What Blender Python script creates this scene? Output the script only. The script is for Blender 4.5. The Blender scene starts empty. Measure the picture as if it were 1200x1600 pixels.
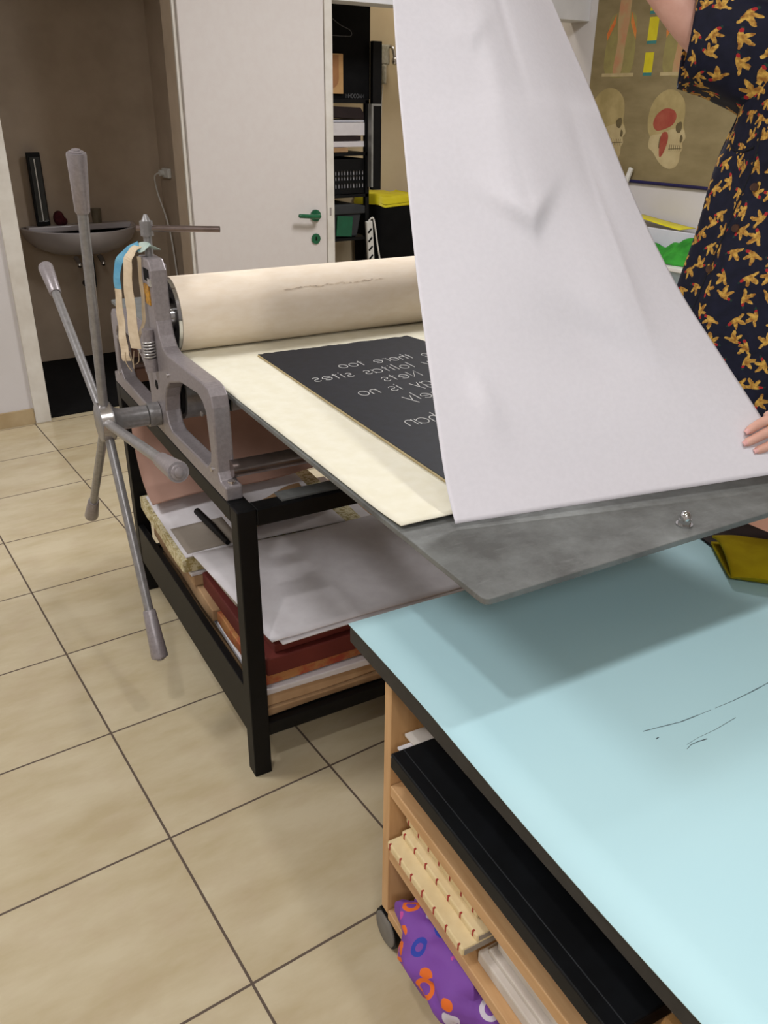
import bpy, bmesh, math, random
from math import sin, cos, pi, radians, sqrt, atan2, hypot
from mathutils import Vector, Matrix
from mathutils.noise import noise as pnoise

# ------------------------------------------------------------------ scene, camera, light
K = 0.9333            # metres per layout unit: all numbers below are layout units, scaled once when built
sc = bpy.context.scene
col = sc.collection
sc.view_settings.view_transform = 'Standard'
sc.view_settings.look = 'None'
sc.view_settings.gamma = 1.0
sc.view_settings.exposure = -0.13
sc.view_settings.use_curve_mapping = False

cam_d = bpy.data.cameras.new('camera')
cam_d.sensor_fit = 'HORIZONTAL'
cam_d.sensor_width = 36.0
cam_d.lens = 36.0 * 1312.63 / 1200.0
cam_d.clip_start = 0.02
cam = bpy.data.objects.new('camera', cam_d)
col.objects.link(cam)
_r = Vector((0.8286, -0.5598, 0.0119)).normalized()
_f = Vector((0.5072, 0.7416, -0.4390)).normalized()
_u = _r.cross(_f).normalized()
_f = _u.cross(_r)
_m = Matrix.Identity(4)
for i in range(3):
    _m[i][0] = _r[i]; _m[i][1] = _u[i]; _m[i][2] = -_f[i]
_m.translation = Vector((0, 0, 1.6132)) * K
cam.matrix_world = _m
sc.camera = cam

wd = bpy.data.worlds.new('world')
sc.world = wd
wd.use_nodes = True
wd.node_tree.nodes['Background'].inputs[0].default_value = (0.8, 0.85, 1.0, 1)
wd.node_tree.nodes['Background'].inputs[1].default_value = 0.15

def ceiling_light(name, loc, power, size, colr):
    d = bpy.data.lights.new(name, 'AREA')
    d.shape = 'DISK'; d.size = size * K; d.energy = power; d.color = colr
    o = bpy.data.objects.new(name, d)
    o.location = Vector(loc) * K
    col.objects.link(o)
    return o
WARM = (1.0, 0.985, 0.985)
ceiling_light('ceiling_spot_light', (-0.28, 0.36, 3.05), 13.5, 0.12, WARM)
ceiling_light('ceiling_spot_light', (0.86, 0.36, 3.05), 12, 0.12, WARM)
ceiling_light('ceiling_panel_light', (2.9, 2.7, 3.05), 66, 0.9, (0.995, 0.985, 1.0))
ceiling_light('ceiling_panel_light', (-0.9, 2.7, 3.05), 46, 0.9, (0.995, 0.985, 1.0))
ceiling_light('ceiling_panel_light', (-0.8, -1.7, 3.05), 48, 0.9, (0.995, 0.985, 1.0))
ceiling_light('storage_light', (4.2, 5.35, 2.9), 7, 0.3, (1.0, 0.9, 0.74))

# ------------------------------------------------------------------ materials
def lin(c):
    return tuple(((v/255.0)/12.92 if v/255.0 <= 0.04045 else (((v/255.0)+0.055)/1.055)**2.4) for v in c) + (1.0,)

class NT:
    def __init__(s, name):
        s.m = bpy.data.materials.new(name); s.m.use_nodes = True
        s.t = s.m.node_tree; s.b = s.t.nodes['Principled BSDF']
    def n(s, typ, **kw):
        nd = s.t.nodes.new(typ)
        for k, v in kw.items():
            setattr(nd, k, v)
        return nd
    def put(s, sock, v):
        if isinstance(v, bpy.types.NodeSocket): s.t.links.new(v, sock)
        else: sock.default_value = v
    def math(s, op, a, b=0.0, c=None, clamp=False):
        nd = s.n('ShaderNodeMath', operation=op); nd.use_clamp = clamp
        s.put(nd.inputs[0], a); s.put(nd.inputs[1], b)
        if c is not None: s.put(nd.inputs[2], c)
        return nd.outputs[0]
    def mix(s, f, a, b):
        nd = s.n('ShaderNodeMix', data_type='RGBA')
        s.put(nd.inputs['Factor'], f); s.put(nd.inputs[6], a); s.put(nd.inputs[7], b)
        return nd.outputs[2]
    def obj(s, scale=(1, 1, 1), which='Object', rot=(0, 0, 0)):
        tc = s.n('ShaderNodeTexCoord'); mp = s.n('ShaderNodeMapping')
        mp.inputs['Scale'].default_value = scale; mp.inputs['Rotation'].default_value = rot
        s.t.links.new(tc.outputs[which], mp.inputs[0]); return mp.outputs[0]
    def noise(s, vec, scale, detail=3, rough=0.55):
        nd = s.n('ShaderNodeTexNoise'); s.put(nd.inputs['Vector'], vec)
        nd.inputs['Scale'].default_value = scale; nd.inputs['Detail'].default_value = detail
        nd.inputs['Roughness'].default_value = rough
        return nd.outputs['Fac']
    def ramp(s, f, a, b):
        nd = s.n('ShaderNodeMapRange'); nd.clamp = True
        s.put(nd.inputs[0], f); nd.inputs[1].default_value = a; nd.inputs[2].default_value = b
        return nd.outputs[0]
    def bump(s, h, strength, dist=0.002):
        nd = s.n('ShaderNodeBump'); nd.inputs['Strength'].default_value = strength
        nd.inputs['Distance'].default_value = dist
        s.put(nd.inputs['Height'], h); s.t.links.new(nd.outputs[0], s.b.inputs['Normal'])
    def col(s, c): s.put(s.b.inputs['Base Color'], c)
    def set(s, rough=None, metal=None, spec=None):
        if rough is not None: s.put(s.b.inputs['Roughness'], rough)
        if metal is not None: s.put(s.b.inputs['Metallic'], metal)
        if spec is not None: s.put(s.b.inputs['Specular IOR Level'], spec)

def mk(name, c1, c2=None, scale=12, rough=0.6, metal=0.0, spec=0.4, stretch=(1, 1, 1), bump=0.0, lo=0.35, hi=0.65, detail=3):
    t = NT(name)
    v = t.obj(stretch)
    f = t.noise(v, scale, detail)
    c2 = c2 or tuple(max(0, x - 10) for x in c1)
    t.col(t.mix(t.ramp(f, lo, hi), lin(c1), lin(c2)))
    t.set(rough, metal, spec)
    if bump: t.bump(f, bump)
    return t.m

M = {}
M['wall'] = mk('wall_paint', (206, 202, 202), (200, 196, 195), 3, 0.85, spec=0.2, bump=0.02)
M['ceiling'] = mk('ceiling_paint', (225, 223, 220), None, 3, 0.9)
M['caster'] = mk('grey_caster_rubber', (128, 124, 118), (112, 108, 102), 12, 0.6)
M['horn'] = mk('brown_horn_button', (86, 56, 40), (64, 40, 30), 60, 0.35)
M['dress_edge'] = mk('navy_seam', (18, 19, 32), (12, 13, 24), 60, 0.8)
M['bath_wall'] = mk('washroom_wall_tile', (186, 168, 148), (174, 156, 136), 5, 0.6)
M['store_wall'] = mk('storage_wall_paint', (196, 180, 150), (188, 170, 140), 4, 0.85)
M['door'] = mk('door_laminate', (204, 198, 194), (202, 195, 191), 30, 0.6)
M['casing'] = mk('casing_paint', (212, 208, 200), (198, 192, 182), 9, 0.6, bump=0.05)
M['lintel'] = mk('lintel_paint', (216, 216, 218), None, 6, 0.7)
M['skirt'] = mk('skirting_tile', (178, 158, 124), (166, 145, 110), 9, 0.4)
M['green'] = mk('green_plastic', (16, 92, 58), (12, 80, 50), 20, 0.25, spec=0.6)
M['green_cloth'] = mk('green_cloth', (52, 148, 44), (34, 116, 30), 14, 0.85, bump=0.3)
M['black'] = mk('black_painted_steel', (13, 13, 14), (9, 9, 10), 30, 0.5, spec=0.2)
M['black_matte'] = mk('black_matte', (16, 16, 17), (10, 10, 11), 12, 0.85, spec=0.15)
M['black_folder'] = mk('black_coated_board', (9, 10, 12), (15, 17, 20), 18, 0.55, spec=0.2)
M['dark_plastic'] = mk('dark_grey_plastic', (52, 54, 57), (44, 46, 49), 8, 0.5)
M['black_edge'] = mk('black_edge_band', (44, 42, 42), (34, 33, 33), 30, 0.55)
M['wood'] = mk('pine_wood', (212, 171, 124), (190, 146, 98), 6, 0.5, stretch=(9, 0.9, 9), lo=0.3, hi=0.75, detail=5)
M['wood_up'] = mk('pine_wood_upright', (212, 170, 122), (190, 146, 98), 6, 0.5, stretch=(9, 9, 0.9), lo=0.3, hi=0.75, detail=5)
M['wood_dark'] = mk('kraft_tube_board', (176, 132, 76), (150, 108, 58), 8, 0.7)
M['paper'] = mk('white_rag_paper', (226, 223, 229), (223, 220, 226), 120, 0.9, spec=0.1, bump=0.03)
M['paper_white'] = mk('white_sheet_paper', (222, 218, 220), (214, 209, 211), 20, 0.9, spec=0.1)
M['cream_paper'] = mk('cream_blotting_paper', (228, 224, 206), (223, 218, 197), 30, 0.9, spec=0.1, bump=0.02)
M['cream_board'] = mk('cream_canvas_edge', (232, 212, 166), (224, 202, 154), 40, 0.8)
M['white_board'] = mk('white_grey_board', (214, 206, 196), (204, 195, 184), 12, 0.8)
M['kraft'] = mk('kraft_paper', (184, 150, 112), (160, 126, 90), 9, 0.75, bump=0.25)
M['maroon'] = mk('maroon_board', (104, 40, 32), (90, 30, 25), 7, 0.7)
M['tan_print'] = mk('taupe_ink', (152, 142, 130), (142, 132, 120), 10, 0.9)
M['brown_felt'] = mk('brown_pink_felt', (176, 140, 124), (160, 124, 108), 5, 0.9)
M['felt'] = mk('cream_felt', (243, 230, 212), (238, 223, 202), 60, 0.95, spec=0.05, stretch=(0.4, 1, 1), bump=0.06)
M['grey_cast'] = mk('grey_hammered_paint', (150, 143, 145), (138, 131, 133), 130, 0.38, metal=0.35, spec=0.5, bump=0.12)
M['grey_bar'] = mk('grey_painted_bar', (150, 148, 148), (134, 132, 132), 70, 0.33, metal=0.5)
M['bright_steel'] = mk('bright_turned_steel', (205, 200, 198), (190, 186, 184), 80, 0.25, metal=0.9, stretch=(1, 1, 6))
M['steel_tube'] = mk('steel_tube', (150, 136, 132), (120, 106, 102), 10, 0.3, metal=0.85)
M['chrome'] = mk('chrome', (200, 200, 200), (190, 190, 190), 20, 0.12, metal=1.0)
M['spring'] = mk('spring_steel', (196, 194, 192), (176, 174, 172), 40, 0.3, metal=0.6)
M['ceramic'] = mk('sink_ceramic', (196, 190, 192), (188, 182, 184), 5, 0.15, spec=0.6)
M['maroon_cup'] = mk('dark_red_sponge', (84, 26, 34), (60, 16, 24), 40, 0.9, bump=0.4)
M['glass_dark'] = mk('dark_glossy_panel', (26, 30, 29), (40, 46, 44), 4, 0.12, spec=0.7, stretch=(1, 1, 0.3))
M['frost'] = mk('frosted_cup', (120, 112, 92), (106, 98, 80), 30, 0.4)
M['white_plastic'] = mk('white_plastic', (222, 220, 214), (212, 210, 204), 20, 0.4)
M['yellow'] = mk('yellow_plastic', (218, 206, 34), (206, 190, 20), 10, 0.5)
M['mustard'] = mk('mustard_cloth', (172, 150, 18), (150, 126, 10), 16, 0.9, spec=0.1, bump=0.4)
M['salmon'] = mk('salmon_paper', (232, 180, 156), (226, 170, 146), 8, 0.85)
M['dark_brown'] = mk('dark_brown_board', (40, 26, 26), (32, 20, 20), 9, 0.75)
M['tape_cream'] = mk('masking_tape', (218, 200, 172), (200, 180, 150), 30, 0.8)
M['tape_blue'] = mk('blue_tape', (86, 152, 186), (110, 170, 196), 25, 0.7)
M['tape_pale'] = mk('pale_green_tape', (190, 204, 194), (170, 190, 184), 25, 0.7)
M['orange_label'] = mk('orange_sticker', (206, 150, 40), (120, 84, 40), 90, 0.5)
M['clear_bin'] = mk('cloudy_plastic', (206, 206, 214), (196, 198, 208), 8, 0.35)
M['pale_blue'] = mk('pale_blue_plastic', (176, 194, 206), (166, 186, 200), 8, 0.4)
M['navy_rod'] = mk('navy_rod', (34, 30, 78), (26, 22, 62), 20, 0.5)
M['skin'] = mk('skin', (226, 178, 160), (216, 164, 146), 25, 0.5, spec=0.35)
M['nail'] = mk('nail', (232, 176, 170), (226, 168, 162), 20, 0.3)
M['hair'] = mk('dark_brown_hair', (52, 36, 28), (36, 24, 18), 40, 0.5, stretch=(6, 6, 0.6))
M['eye'] = mk('eye_dark', (30, 24, 20), (24, 18, 16), 20, 0.2)
M['shoe'] = mk('black_leather', (28, 26, 26), (20, 18, 18), 20, 0.4)
M['white_ink'] = mk('scratched_white_line', (214, 214, 212), (200, 200, 198), 90, 0.8)
M['grey_ink'] = mk('faded_grey_lettering', (92, 92, 94), (70, 70, 72), 60, 0.8)
M['red_dot'] = mk('red_fold_mark', (176, 66, 58), (160, 50, 46), 30, 0.8)
M['pencil'] = mk('grey_scuff', (96, 116, 122), (70, 84, 90), 90, 0.8)
M['stain'] = mk('felt_ink_stain', (190, 172, 156), (230, 213, 190), 60, 0.95, spec=0.05, lo=0.4, hi=0.6)
M['silver_rail'] = mk('grey_rail', (150, 150, 146), (136, 136, 132), 20, 0.4, metal=0.3)
M['clear_bag'] = mk('cloudy_bag', (150, 146, 130), (176, 172, 160), 30, 0.35)
M['chart'] = mk('aged_chart_paper', (140, 126, 92), (124, 110, 78), 4, 0.75, spec=0.25, stretch=(1, 1, 2.5), detail=6)
M['bone'] = mk('chart_bone_tint', (172, 154, 108), (150, 134, 90), 9, 0.75, spec=0.25)
M['bone_pale'] = mk('chart_pale_tint', (184, 168, 128), (168, 150, 110), 9, 0.75, spec=0.25)
M['flesh_ink'] = mk('chart_flesh_tint', (176, 128, 94), (168, 146, 104), 14, 0.75, spec=0.25)
M['red_ink'] = mk('chart_red_tint', (158, 84, 66), (146, 66, 54), 14, 0.75, spec=0.25)
M['orange_ink'] = mk('chart_orange_tint', (196, 96, 52), (206, 140, 70), 10, 0.75, spec=0.25)
M['shade_ink'] = mk('chart_dark_tint', (88, 76, 52), (104, 92, 64), 14, 0.75, spec=0.25)
M['olive_ink'] = mk('chart_olive_tint', (146, 136, 84), (136, 124, 80), 14, 0.75, spec=0.25)
M['yellow_ink'] = mk('chart_yellow_strip', (206, 192, 36), (196, 180, 30), 14, 0.6)
M['teal_ink'] = mk('chart_teal_strip', (60, 124, 120), (54, 112, 110), 14, 0.6)
M['tan_wood'] = mk('tan_plaque', (196, 156, 104), (184, 142, 92), 12, 0.5)
M['tan_wood_dark'] = mk('tan_plaque_inlay', (168, 118, 76), (156, 108, 68), 12, 0.5)

# floor tiles: square beige tiles with thin dark joints
t = NT('beige_floor_tiles')
v = t.obj((1/K, 1/K, 1/K))
sep = t.n('ShaderNodeSeparateXYZ'); t.t.links.new(v, sep.inputs[0])
TX, TY, TS = 0.4172, 3.3110, 0.45
def joint(axis, off):
    a = t.math('DIVIDE', t.math('SUBTRACT', axis, off), TS)
    fr = t.math('FRACT', t.math('ADD', a, 100.0))
    d = t.math('MINIMUM', fr, t.math('SUBTRACT', 1.0, fr))
    return t.math('LESS_THAN', d, 0.0066), t.math('FLOOR', t.math('ADD', a, 100.0))
jx, ix = joint(sep.outputs[0], TX)
jy, iy = joint(sep.outputs[1], TY)
jj = t.math('MAXIMUM', jx, jy)
wn = t.n('ShaderNodeTexWhiteNoise', noise_dimensions='2D')
cb = t.n('ShaderNodeCombineXYZ'); t.put(cb.inputs[0], ix); t.put(cb.inputs[1], iy); t.t.links.new(cb.outputs[0], wn.inputs['Vector'])
off = t.n('ShaderNodeVectorMath', operation='SCALE'); t.t.links.new(wn.outputs['Color'], off.inputs[0]); off.inputs['Scale'].default_value = 7.0
addv = t.n('ShaderNodeVectorMath', operation='ADD'); t.t.links.new(v, addv.inputs[0]); t.t.links.new(off.outputs[0], addv.inputs[1])
mp = t.n('ShaderNodeMapping'); mp.inputs['Scale'].default_value = (1.0, 2.6, 1.0); mp.inputs['Rotation'].default_value = (0, 0, 0.5); t.t.links.new(addv.outputs[0], mp.inputs[0])
f1 = t.noise(mp.outputs[0], 3.2, 6, 0.62)
f2 = t.noise(addv.outputs[0], 9.0, 4, 0.6)
c = t.mix(t.ramp(f1, 0.36, 0.66), lin((203, 190, 160)), lin((187, 171, 137)))
c = t.mix(t.math('MULTIPLY', t.ramp(f2, 0.5, 0.75), 0.35), c, lin((190, 170, 144)))
c = t.mix(jj, c, lin((92, 78, 66)))
t.col(c)
t.set(t.math('ADD', 0.22, t.math('MULTIPLY', jj, 0.5)), 0.0, 0.45)
t.bump(t.math('SUBTRACT', 1.0, jj), 0.25, 0.002)
M['floor'] = t.m

# press bed steel: mottled grey
t = NT('mottled_bed_steel')
v = t.obj((1, 1, 1))
f1 = t.noise(v, 7, 7, 0.68); f2 = t.noise(t.obj((1, 5, 1)), 16, 5, 0.7)
c = t.mix(t.ramp(f1, 0.35, 0.66), lin((130, 133, 131)), lin((98, 98, 96)))
c = t.mix(t.math('MULTIPLY', t.ramp(f2, 0.55, 0.75), 0.3), c, lin((152, 154, 153)))
t.col(c); t.set(t.ramp(f1, -0.5, 1.0), 0.35, 0.4)
M['bed'] = t.m

# etching plate: inked black, mottled with a faint blue tint
t = NT('inked_black_plate')
v = t.obj((1, 1, 1)); f = t.noise(v, 55, 5, 0.7)
t.col(t.mix(t.ramp(f, 0.3, 0.75), lin((20, 21, 27)), lin((31, 34, 44))))
t.set(0.55, 0.0, 0.22)
M['plate'] = t.m

# blue table covering
t = NT('pale_blue_table_paper')
v = t.obj((1, 1, 1)); f = t.noise(v, 1.6, 4, 0.5)
t.col(t.mix(t.ramp(f, 0.35, 0.65), lin((184, 222, 230)), lin((190, 226, 232))))
t.set(0.62, 0.0, 0.3)
M['blue_top'] = t.m

# marbled orange kraft
t = NT('orange_marbled_paper')
f = t.noise(t.obj((1, 1, 1)), 16, 6, 0.7)
t.col(t.mix(t.ramp(f, 0.42, 0.6), lin((176, 122, 72)), lin((162, 66, 44))))
t.set(0.7); M['marbled'] = t.m

# deckle edge with blue stains
t = NT('stained_cream_edge')
f = t.noise(t.obj((1, 1, 1)), 70, 5, 0.7); g = t.noise(t.obj((1, 1, 1)), 12, 2)
c = t.mix(t.ramp(f, 0.48, 0.56), lin((214, 204, 168)), lin((164, 148, 96)))
c = t.mix(t.ramp(g, 0.66, 0.70), c, lin((84, 80, 120)))
t.col(c); t.set(0.9); M['stained'] = t.m

# dress: navy cloth with small flying birds
t = NT('navy_bird_print')
tc = t.n('ShaderNodeTexCoord')
sepu = t.n('ShaderNodeSeparateXYZ'); t.t.links.new(tc.outputs['UV'], sepu.inputs[0])
PITCH = 0.0445
cbv = t.n('ShaderNodeCombineXYZ')
t.put(cbv.inputs[0], t.math('DIVIDE', sepu.outputs[0], PITCH)); t.put(cbv.inputs[1], t.math('DIVIDE', sepu.outputs[1], PITCH))
vo = t.n('ShaderNodeTexVoronoi', voronoi_dimensions='2D', feature='F1')
t.t.links.new(cbv.outputs[0], vo.inputs['Vector']); vo.inputs['Scale'].default_value = 1.0; vo.inputs['Randomness'].default_value = 0.55
sub = t.n('ShaderNodeVectorMath', operation='SUBTRACT'); t.t.links.new(cbv.outputs[0], sub.inputs[0]); t.t.links.new(vo.outputs['Position'], sub.inputs[1])
sp = t.n('ShaderNodeSeparateXYZ'); t.t.links.new(sub.outputs[0], sp.inputs[0])
scn = t.n('ShaderNodeSeparateColor'); t.t.links.new(vo.outputs['Color'], scn.inputs[0])
ang = t.math('MULTIPLY', scn.outputs[0], 6.283)
ca, sa = t.math('COSINE', ang), t.math('SINE', ang)
wob = t.math('MULTIPLY', t.math('SUBTRACT', t.noise(cbv.outputs[0], 5.0, 2), 0.5), 0.13)
lx = t.math('ADD', t.math('ADD', t.math('MULTIPLY', sp.outputs[0], ca), t.math('MULTIPLY', sp.outputs[1], sa)), wob)
ly = t.math('ADD', t.math('SUBTRACT', t.math('MULTIPLY', sp.outputs[1], ca), t.math('MULTIPLY', sp.outputs[0], sa)), wob)
def ell(cx, cy, rx, ry, rot=0.0):
    x = t.math('SUBTRACT', lx, cx); y = t.math('SUBTRACT', ly, cy)
    c_, s_ = cos(rot), sin(rot)
    xr = t.math('ADD', t.math('MULTIPLY', x, c_), t.math('MULTIPLY', y, s_))
    yr = t.math('SUBTRACT', t.math('MULTIPLY', y, c_), t.math('MULTIPLY', x, s_))
    a = t.math('DIVIDE', xr, rx); b = t.math('DIVIDE', yr, ry)
    return t.math('ADD', t.math('MULTIPLY', a, a), t.math('MULTIPLY', b, b))
d = t.math('MINIMUM', ell(0.0, -0.02, 0.33, 0.105, 0.05), ell(-0.13, 0.19, 0.28, 0.105, radians(118)))
d = t.math('MINIMUM', d, ell(0.10, 0.17, 0.26, 0.085, radians(66)))
d = t.math('MINIMUM', d, ell(-0.33, -0.05, 0.14, 0.065, radians(16)))
body = t.math('LESS_THAN', d, 1.0)
head = t.math('LESS_THAN', ell(0.42, 0.05, 0.085, 0.055), 1.0)
neck = t.math('LESS_THAN', ell(0.31, 0.015, 0.085, 0.07), 1.0)
gn = t.noise(cbv.outputs[0], 4.5, 2)
gold = t.mix(t.ramp(gn, 0.35, 0.65), lin((222, 178, 84)), lin((150, 98, 42)))
base = t.mix(t.ramp(t.noise(cbv.outputs[0], 2.0, 2), 0.3, 0.7), lin((20, 22, 38)), lin((28, 30, 50)))
c = t.mix(body, base, gold)
c = t.mix(head, c, lin((34, 62, 52)))
c = t.mix(neck, c, lin((176, 42, 46)))
t.col(c); t.set(0.75, 0.0, 0.25)
M['dress'] = t.m

# purple bag with dots and rings
t = NT('purple_dotted_cloth')
v = t.obj((1/K, 1/K, 1/K))
vo = t.n('ShaderNodeTexVoronoi', voronoi_dimensions='3D', feature='F1')
t.t.links.new(v, vo.inputs['Vector']); vo.inputs['Scale'].default_value = 21.0; vo.inputs['Randomness'].default_value = 0.6
sc2 = t.n('ShaderNodeSeparateColor'); t.t.links.new(vo.outputs['Color'], sc2.inputs[0])
dist = vo.outputs['Distance']
disc = t.math('LESS_THAN', dist, 0.40)
hole = t.math('MULTIPLY', t.math('LESS_THAN', dist, 0.22), t.math('GREATER_THAN', sc2.outputs[1], 0.4))
ring = t.math('SUBTRACT', disc, hole)
dotc = t.mix(t.math('GREATER_THAN', sc2.outputs[0], 0.42), lin((232, 112, 34)), lin((196, 74, 160)))
dotc = t.mix(t.math('GREATER_THAN', sc2.outputs[0], 0.66), dotc, lin((40, 62, 170)))
dotc = t.mix(t.math('GREATER_THAN', sc2.outputs[0], 0.88), dotc, lin((214, 206, 220)))
t.col(t.mix(ring, lin((124, 70, 164)), dotc)); t.set(0.7)
M['purple'] = t.m

# ------------------------------------------------------------------ mesh building
class Fr:                                              # a working frame: place and turn about z
    def __init__(s, x=0.0, y=0.0, z=0.0, deg=0.0):
        s.o = Vector((x, y, z)); s.a = radians(deg)
    def w(s, p):
        return s.o + Matrix.Rotation(s.a, 3, 'Z') @ Vector(p)
WORLD = Fr()
PRESS = Fr(0.681, 1.580, 0, -4.6)
TABLE = Fr(0.682, 1.103, 0, -5.6)
ORG = {}

class MB:
    def __init__(s): s.v = []; s.f = []; s.mi = []; s.uv = None; s.cur = 0
    def add(s, vs, fs):
        o = len(s.v); s.v += [tuple(p) for p in vs]
        s.f += [tuple(i + o for i in f) for f in fs]; s.mi += [s.cur] * len(fs)
        return s
    def box(s, a, b, rot=None, about=None):
        x0, y0, z0 = a; x1, y1, z1 = b
        vs = [Vector(p) for p in ((x0, y0, z0), (x1, y0, z0), (x1, y1, z0), (x0, y1, z0), (x0, y0, z1), (x1, y0, z1), (x1, y1, z1), (x0, y1, z1))]
        if rot is not None:
            c = Vector(about) if about else sum(vs, Vector()) / 8
            R = rot if isinstance(rot, Matrix) else Matrix.Rotation(radians(rot), 3, 'Z')
            vs = [c + R @ (p - c) for p in vs]
        return s.add(vs, [(0, 3, 2, 1), (4, 5, 6, 7), (0, 1, 5, 4), (1, 2, 6, 5), (2, 3, 7, 6), (3, 0, 4, 7)])
    def tube(s, path, r, seg=12, cap=True):
        path = [Vector(p) for p in path]; n = len(path)
        rs = r if isinstance(r, (list, tuple)) else [r] * n
        vs, fs = [], []
        d0 = (path[1] - path[0]).normalized()
        up = Vector((0, 0, 1)) if abs(d0.z) < 0.9 else Vector((1, 0, 0))
        a = d0.cross(up).normalized()
        for i in range(n):
            d = (path[min(i+1, n-1)] - path[max(i-1, 0)])
            if d.length < 1e-9: d = d0
            d.normalize()
            a = (a - d * a.dot(d)).normalized(); b = d.cross(a)
            for k in range(seg):
                th = 2*pi*k/seg
                vs.append(path[i] + (a*cos(th) + b*sin(th)) * rs[i])
        for i in range(n-1):
            for k in range(seg):
                k2 = (k+1) % seg
                fs.append((i*seg+k, i*seg+k2, (i+1)*seg+k2, (i+1)*seg+k))
        if cap:
            fs.append(tuple(range(seg-1, -1, -1))); fs.append(tuple((n-1)*seg+k for k in range(seg)))
        return s.add(vs, fs)
    def prism(s, poly, fn, t0, t1):                     # poly in 2D, fn(a, b, t) -> 3D
        n = len(poly)
        vs = [fn(a, b, t0) for a, b in poly] + [fn(a, b, t1) for a, b in poly]
        fs = [tuple(range(n-1, -1, -1)), tuple(range(n, 2*n))]
        fs += [(i, (i+1) % n, (i+1) % n + n, i+n) for i in range(n)]
        return s.add(vs, fs)
    def ball(s, c, r, seg=16, rings=10):
        rx, ry, rz = r if isinstance(r, (list, tuple)) else (r, r, r)
        vs, fs = [], []
        for i in range(rings+1):
            ph = pi*i/rings
            for k in range(seg):
                th = 2*pi*k/seg
                vs.append((c[0]+rx*sin(ph)*cos(th), c[1]+ry*sin(ph)*sin(th), c[2]+rz*cos(ph)))
        for i in range(rings):
            for k in range(seg):
                k2 = (k+1) % seg
                fs.append((i*seg+k, (i+1)*seg+k, (i+1)*seg+k2, i*seg+k2))
        return s.add(vs, fs)
    def grid(s, fn, nu, nv, thick=None, wrap=False):    # fn(u, v) -> 3D, u v in 0..1
        vs = [Vector(fn(i/nu, j/nv)) for j in range(nv+1) for i in range(nu + (0 if wrap else 1))]
        w = nu if wrap else nu+1
        fs = []
        for j in range(nv):
            for i in range(nu):
                i2 = (i+1) % w
                fs.append((j*w+i, j*w+i2, (j+1)*w+i2, (j+1)*w+i))
        return s.add(vs, fs)
    def ring_loft(s, rings, cap=True, closed=True):
        n = len(rings[0]); vs = [p for r in rings for p in r]; fs = []
        for i in range(len(rings)-1):
            for k in range(n if closed else n-1):
                k2 = (k+1) % n
                fs.append((i*n+k, i*n+k2, (i+1)*n+k2, (i+1)*n+k))
        if cap: fs.append(tuple(range(n-1, -1, -1))); fs.append(tuple((len(rings)-1)*n+k for k in range(n)))
        return s.add(vs, fs)
    def build(s, name, mat, parent=None, frame=WORLD, bevel=0.0, smooth=False, solid=0.0, org=None, sub=0):
        if parent is not None: o0 = ORG[parent.name]
        elif org is not None: o0 = Vector(org)
        else:
            xs = [p[0] for p in s.v]; ys = [p[1] for p in s.v]; zs = [p[2] for p in s.v]
            o0 = Vector(((min(xs)+max(xs))/2, (min(ys)+max(ys))/2, min(zs)))
        me = bpy.data.meshes.new(name)
        me.from_pydata([tuple((Vector(p) - o0) * K) for p in s.v], [], s.f)
        mats = mat if isinstance(mat, (list, tuple)) else [mat]
        for m_ in mats: me.materials.append(m_ if isinstance(m_, bpy.types.Material) else M[m_])
        for i, p in enumerate(me.polygons):
            p.material_index = s.mi[i]; p.use_smooth = smooth
        if s.uv:
            ul = me.uv_layers.new(name='UVMap')
            for lp in me.loops: ul.data[lp.index].uv = s.uv[lp.vertex_index]
        me.update()
        bm = bmesh.new(); bm.from_mesh(me)
        if not s.uv: bmesh.ops.remove_doubles(bm, verts=bm.verts, dist=1e-6)
        bmesh.ops.recalc_face_normals(bm, faces=bm.faces)
        bm.to_mesh(me); bm.free()
        o = bpy.data.objects.new(name, me); col.objects.link(o)
        ORG[o.name] = o0
        if parent is not None: o.parent = parent
        else:
            o.location = frame.w(o0) * K; o.rotation_euler = (0, 0, frame.a)
        if solid:
            md = o.modifiers.new('thickness', 'SOLIDIFY'); md.thickness = solid*K; md.offset = 0
        if bevel:
            md = o.modifiers.new('edge', 'BEVEL'); md.width = bevel*K; md.segments = 2; md.limit_method = 'ANGLE'; md.angle_limit = radians(40)
        if sub:
            md = o.modifiers.new('round', 'SUBSURF'); md.levels = sub; md.render_levels = sub
        if smooth:
            try: me.set_sharp_from_angle(angle=radians(42))
            except Exception: pass
        return o

def tag(o, label, cat, group=None, kind=None):
    o['label'] = label; o['category'] = cat
    if group: o['group'] = group
    if kind: o['kind'] = kind
    return o
def thing(name, label, cat, org, frame=WORLD, group=None):
    o = bpy.data.objects.new(name, None); col.objects.link(o)
    o.empty_display_size = 0.1
    ORG[o.name] = Vector(org)
    o.location = frame.w(org) * K; o.rotation_euler = (0, 0, frame.a)
    return tag(o, label, cat, group)
def struct(name, mb, mat, parent=None, label=None, **kw):
    o = mb.build(name, mat, parent, **kw)
    if parent is None: o['kind'] = 'structure'
    if label: o['label'] = label
    return o
def smoothpath(pts, n=8):
    P = [Vector(p) for p in pts]; out = []
    for i in range(len(P)-1):
        p0 = P[max(i-1, 0)]; p1 = P[i]; p2 = P[i+1]; p3 = P[min(i+2, len(P)-1)]
        for k in range(n):
            u = k/n
            out.append(0.5*((2*p1) + (p2-p0)*u + (2*p0-5*p1+4*p2-p3)*u*u + (3*p1-p0-3*p2+p3)*u**3))
    out.append(P[-1]); return out
def lerp(a, b, u): return a + (b-a)*u
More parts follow.
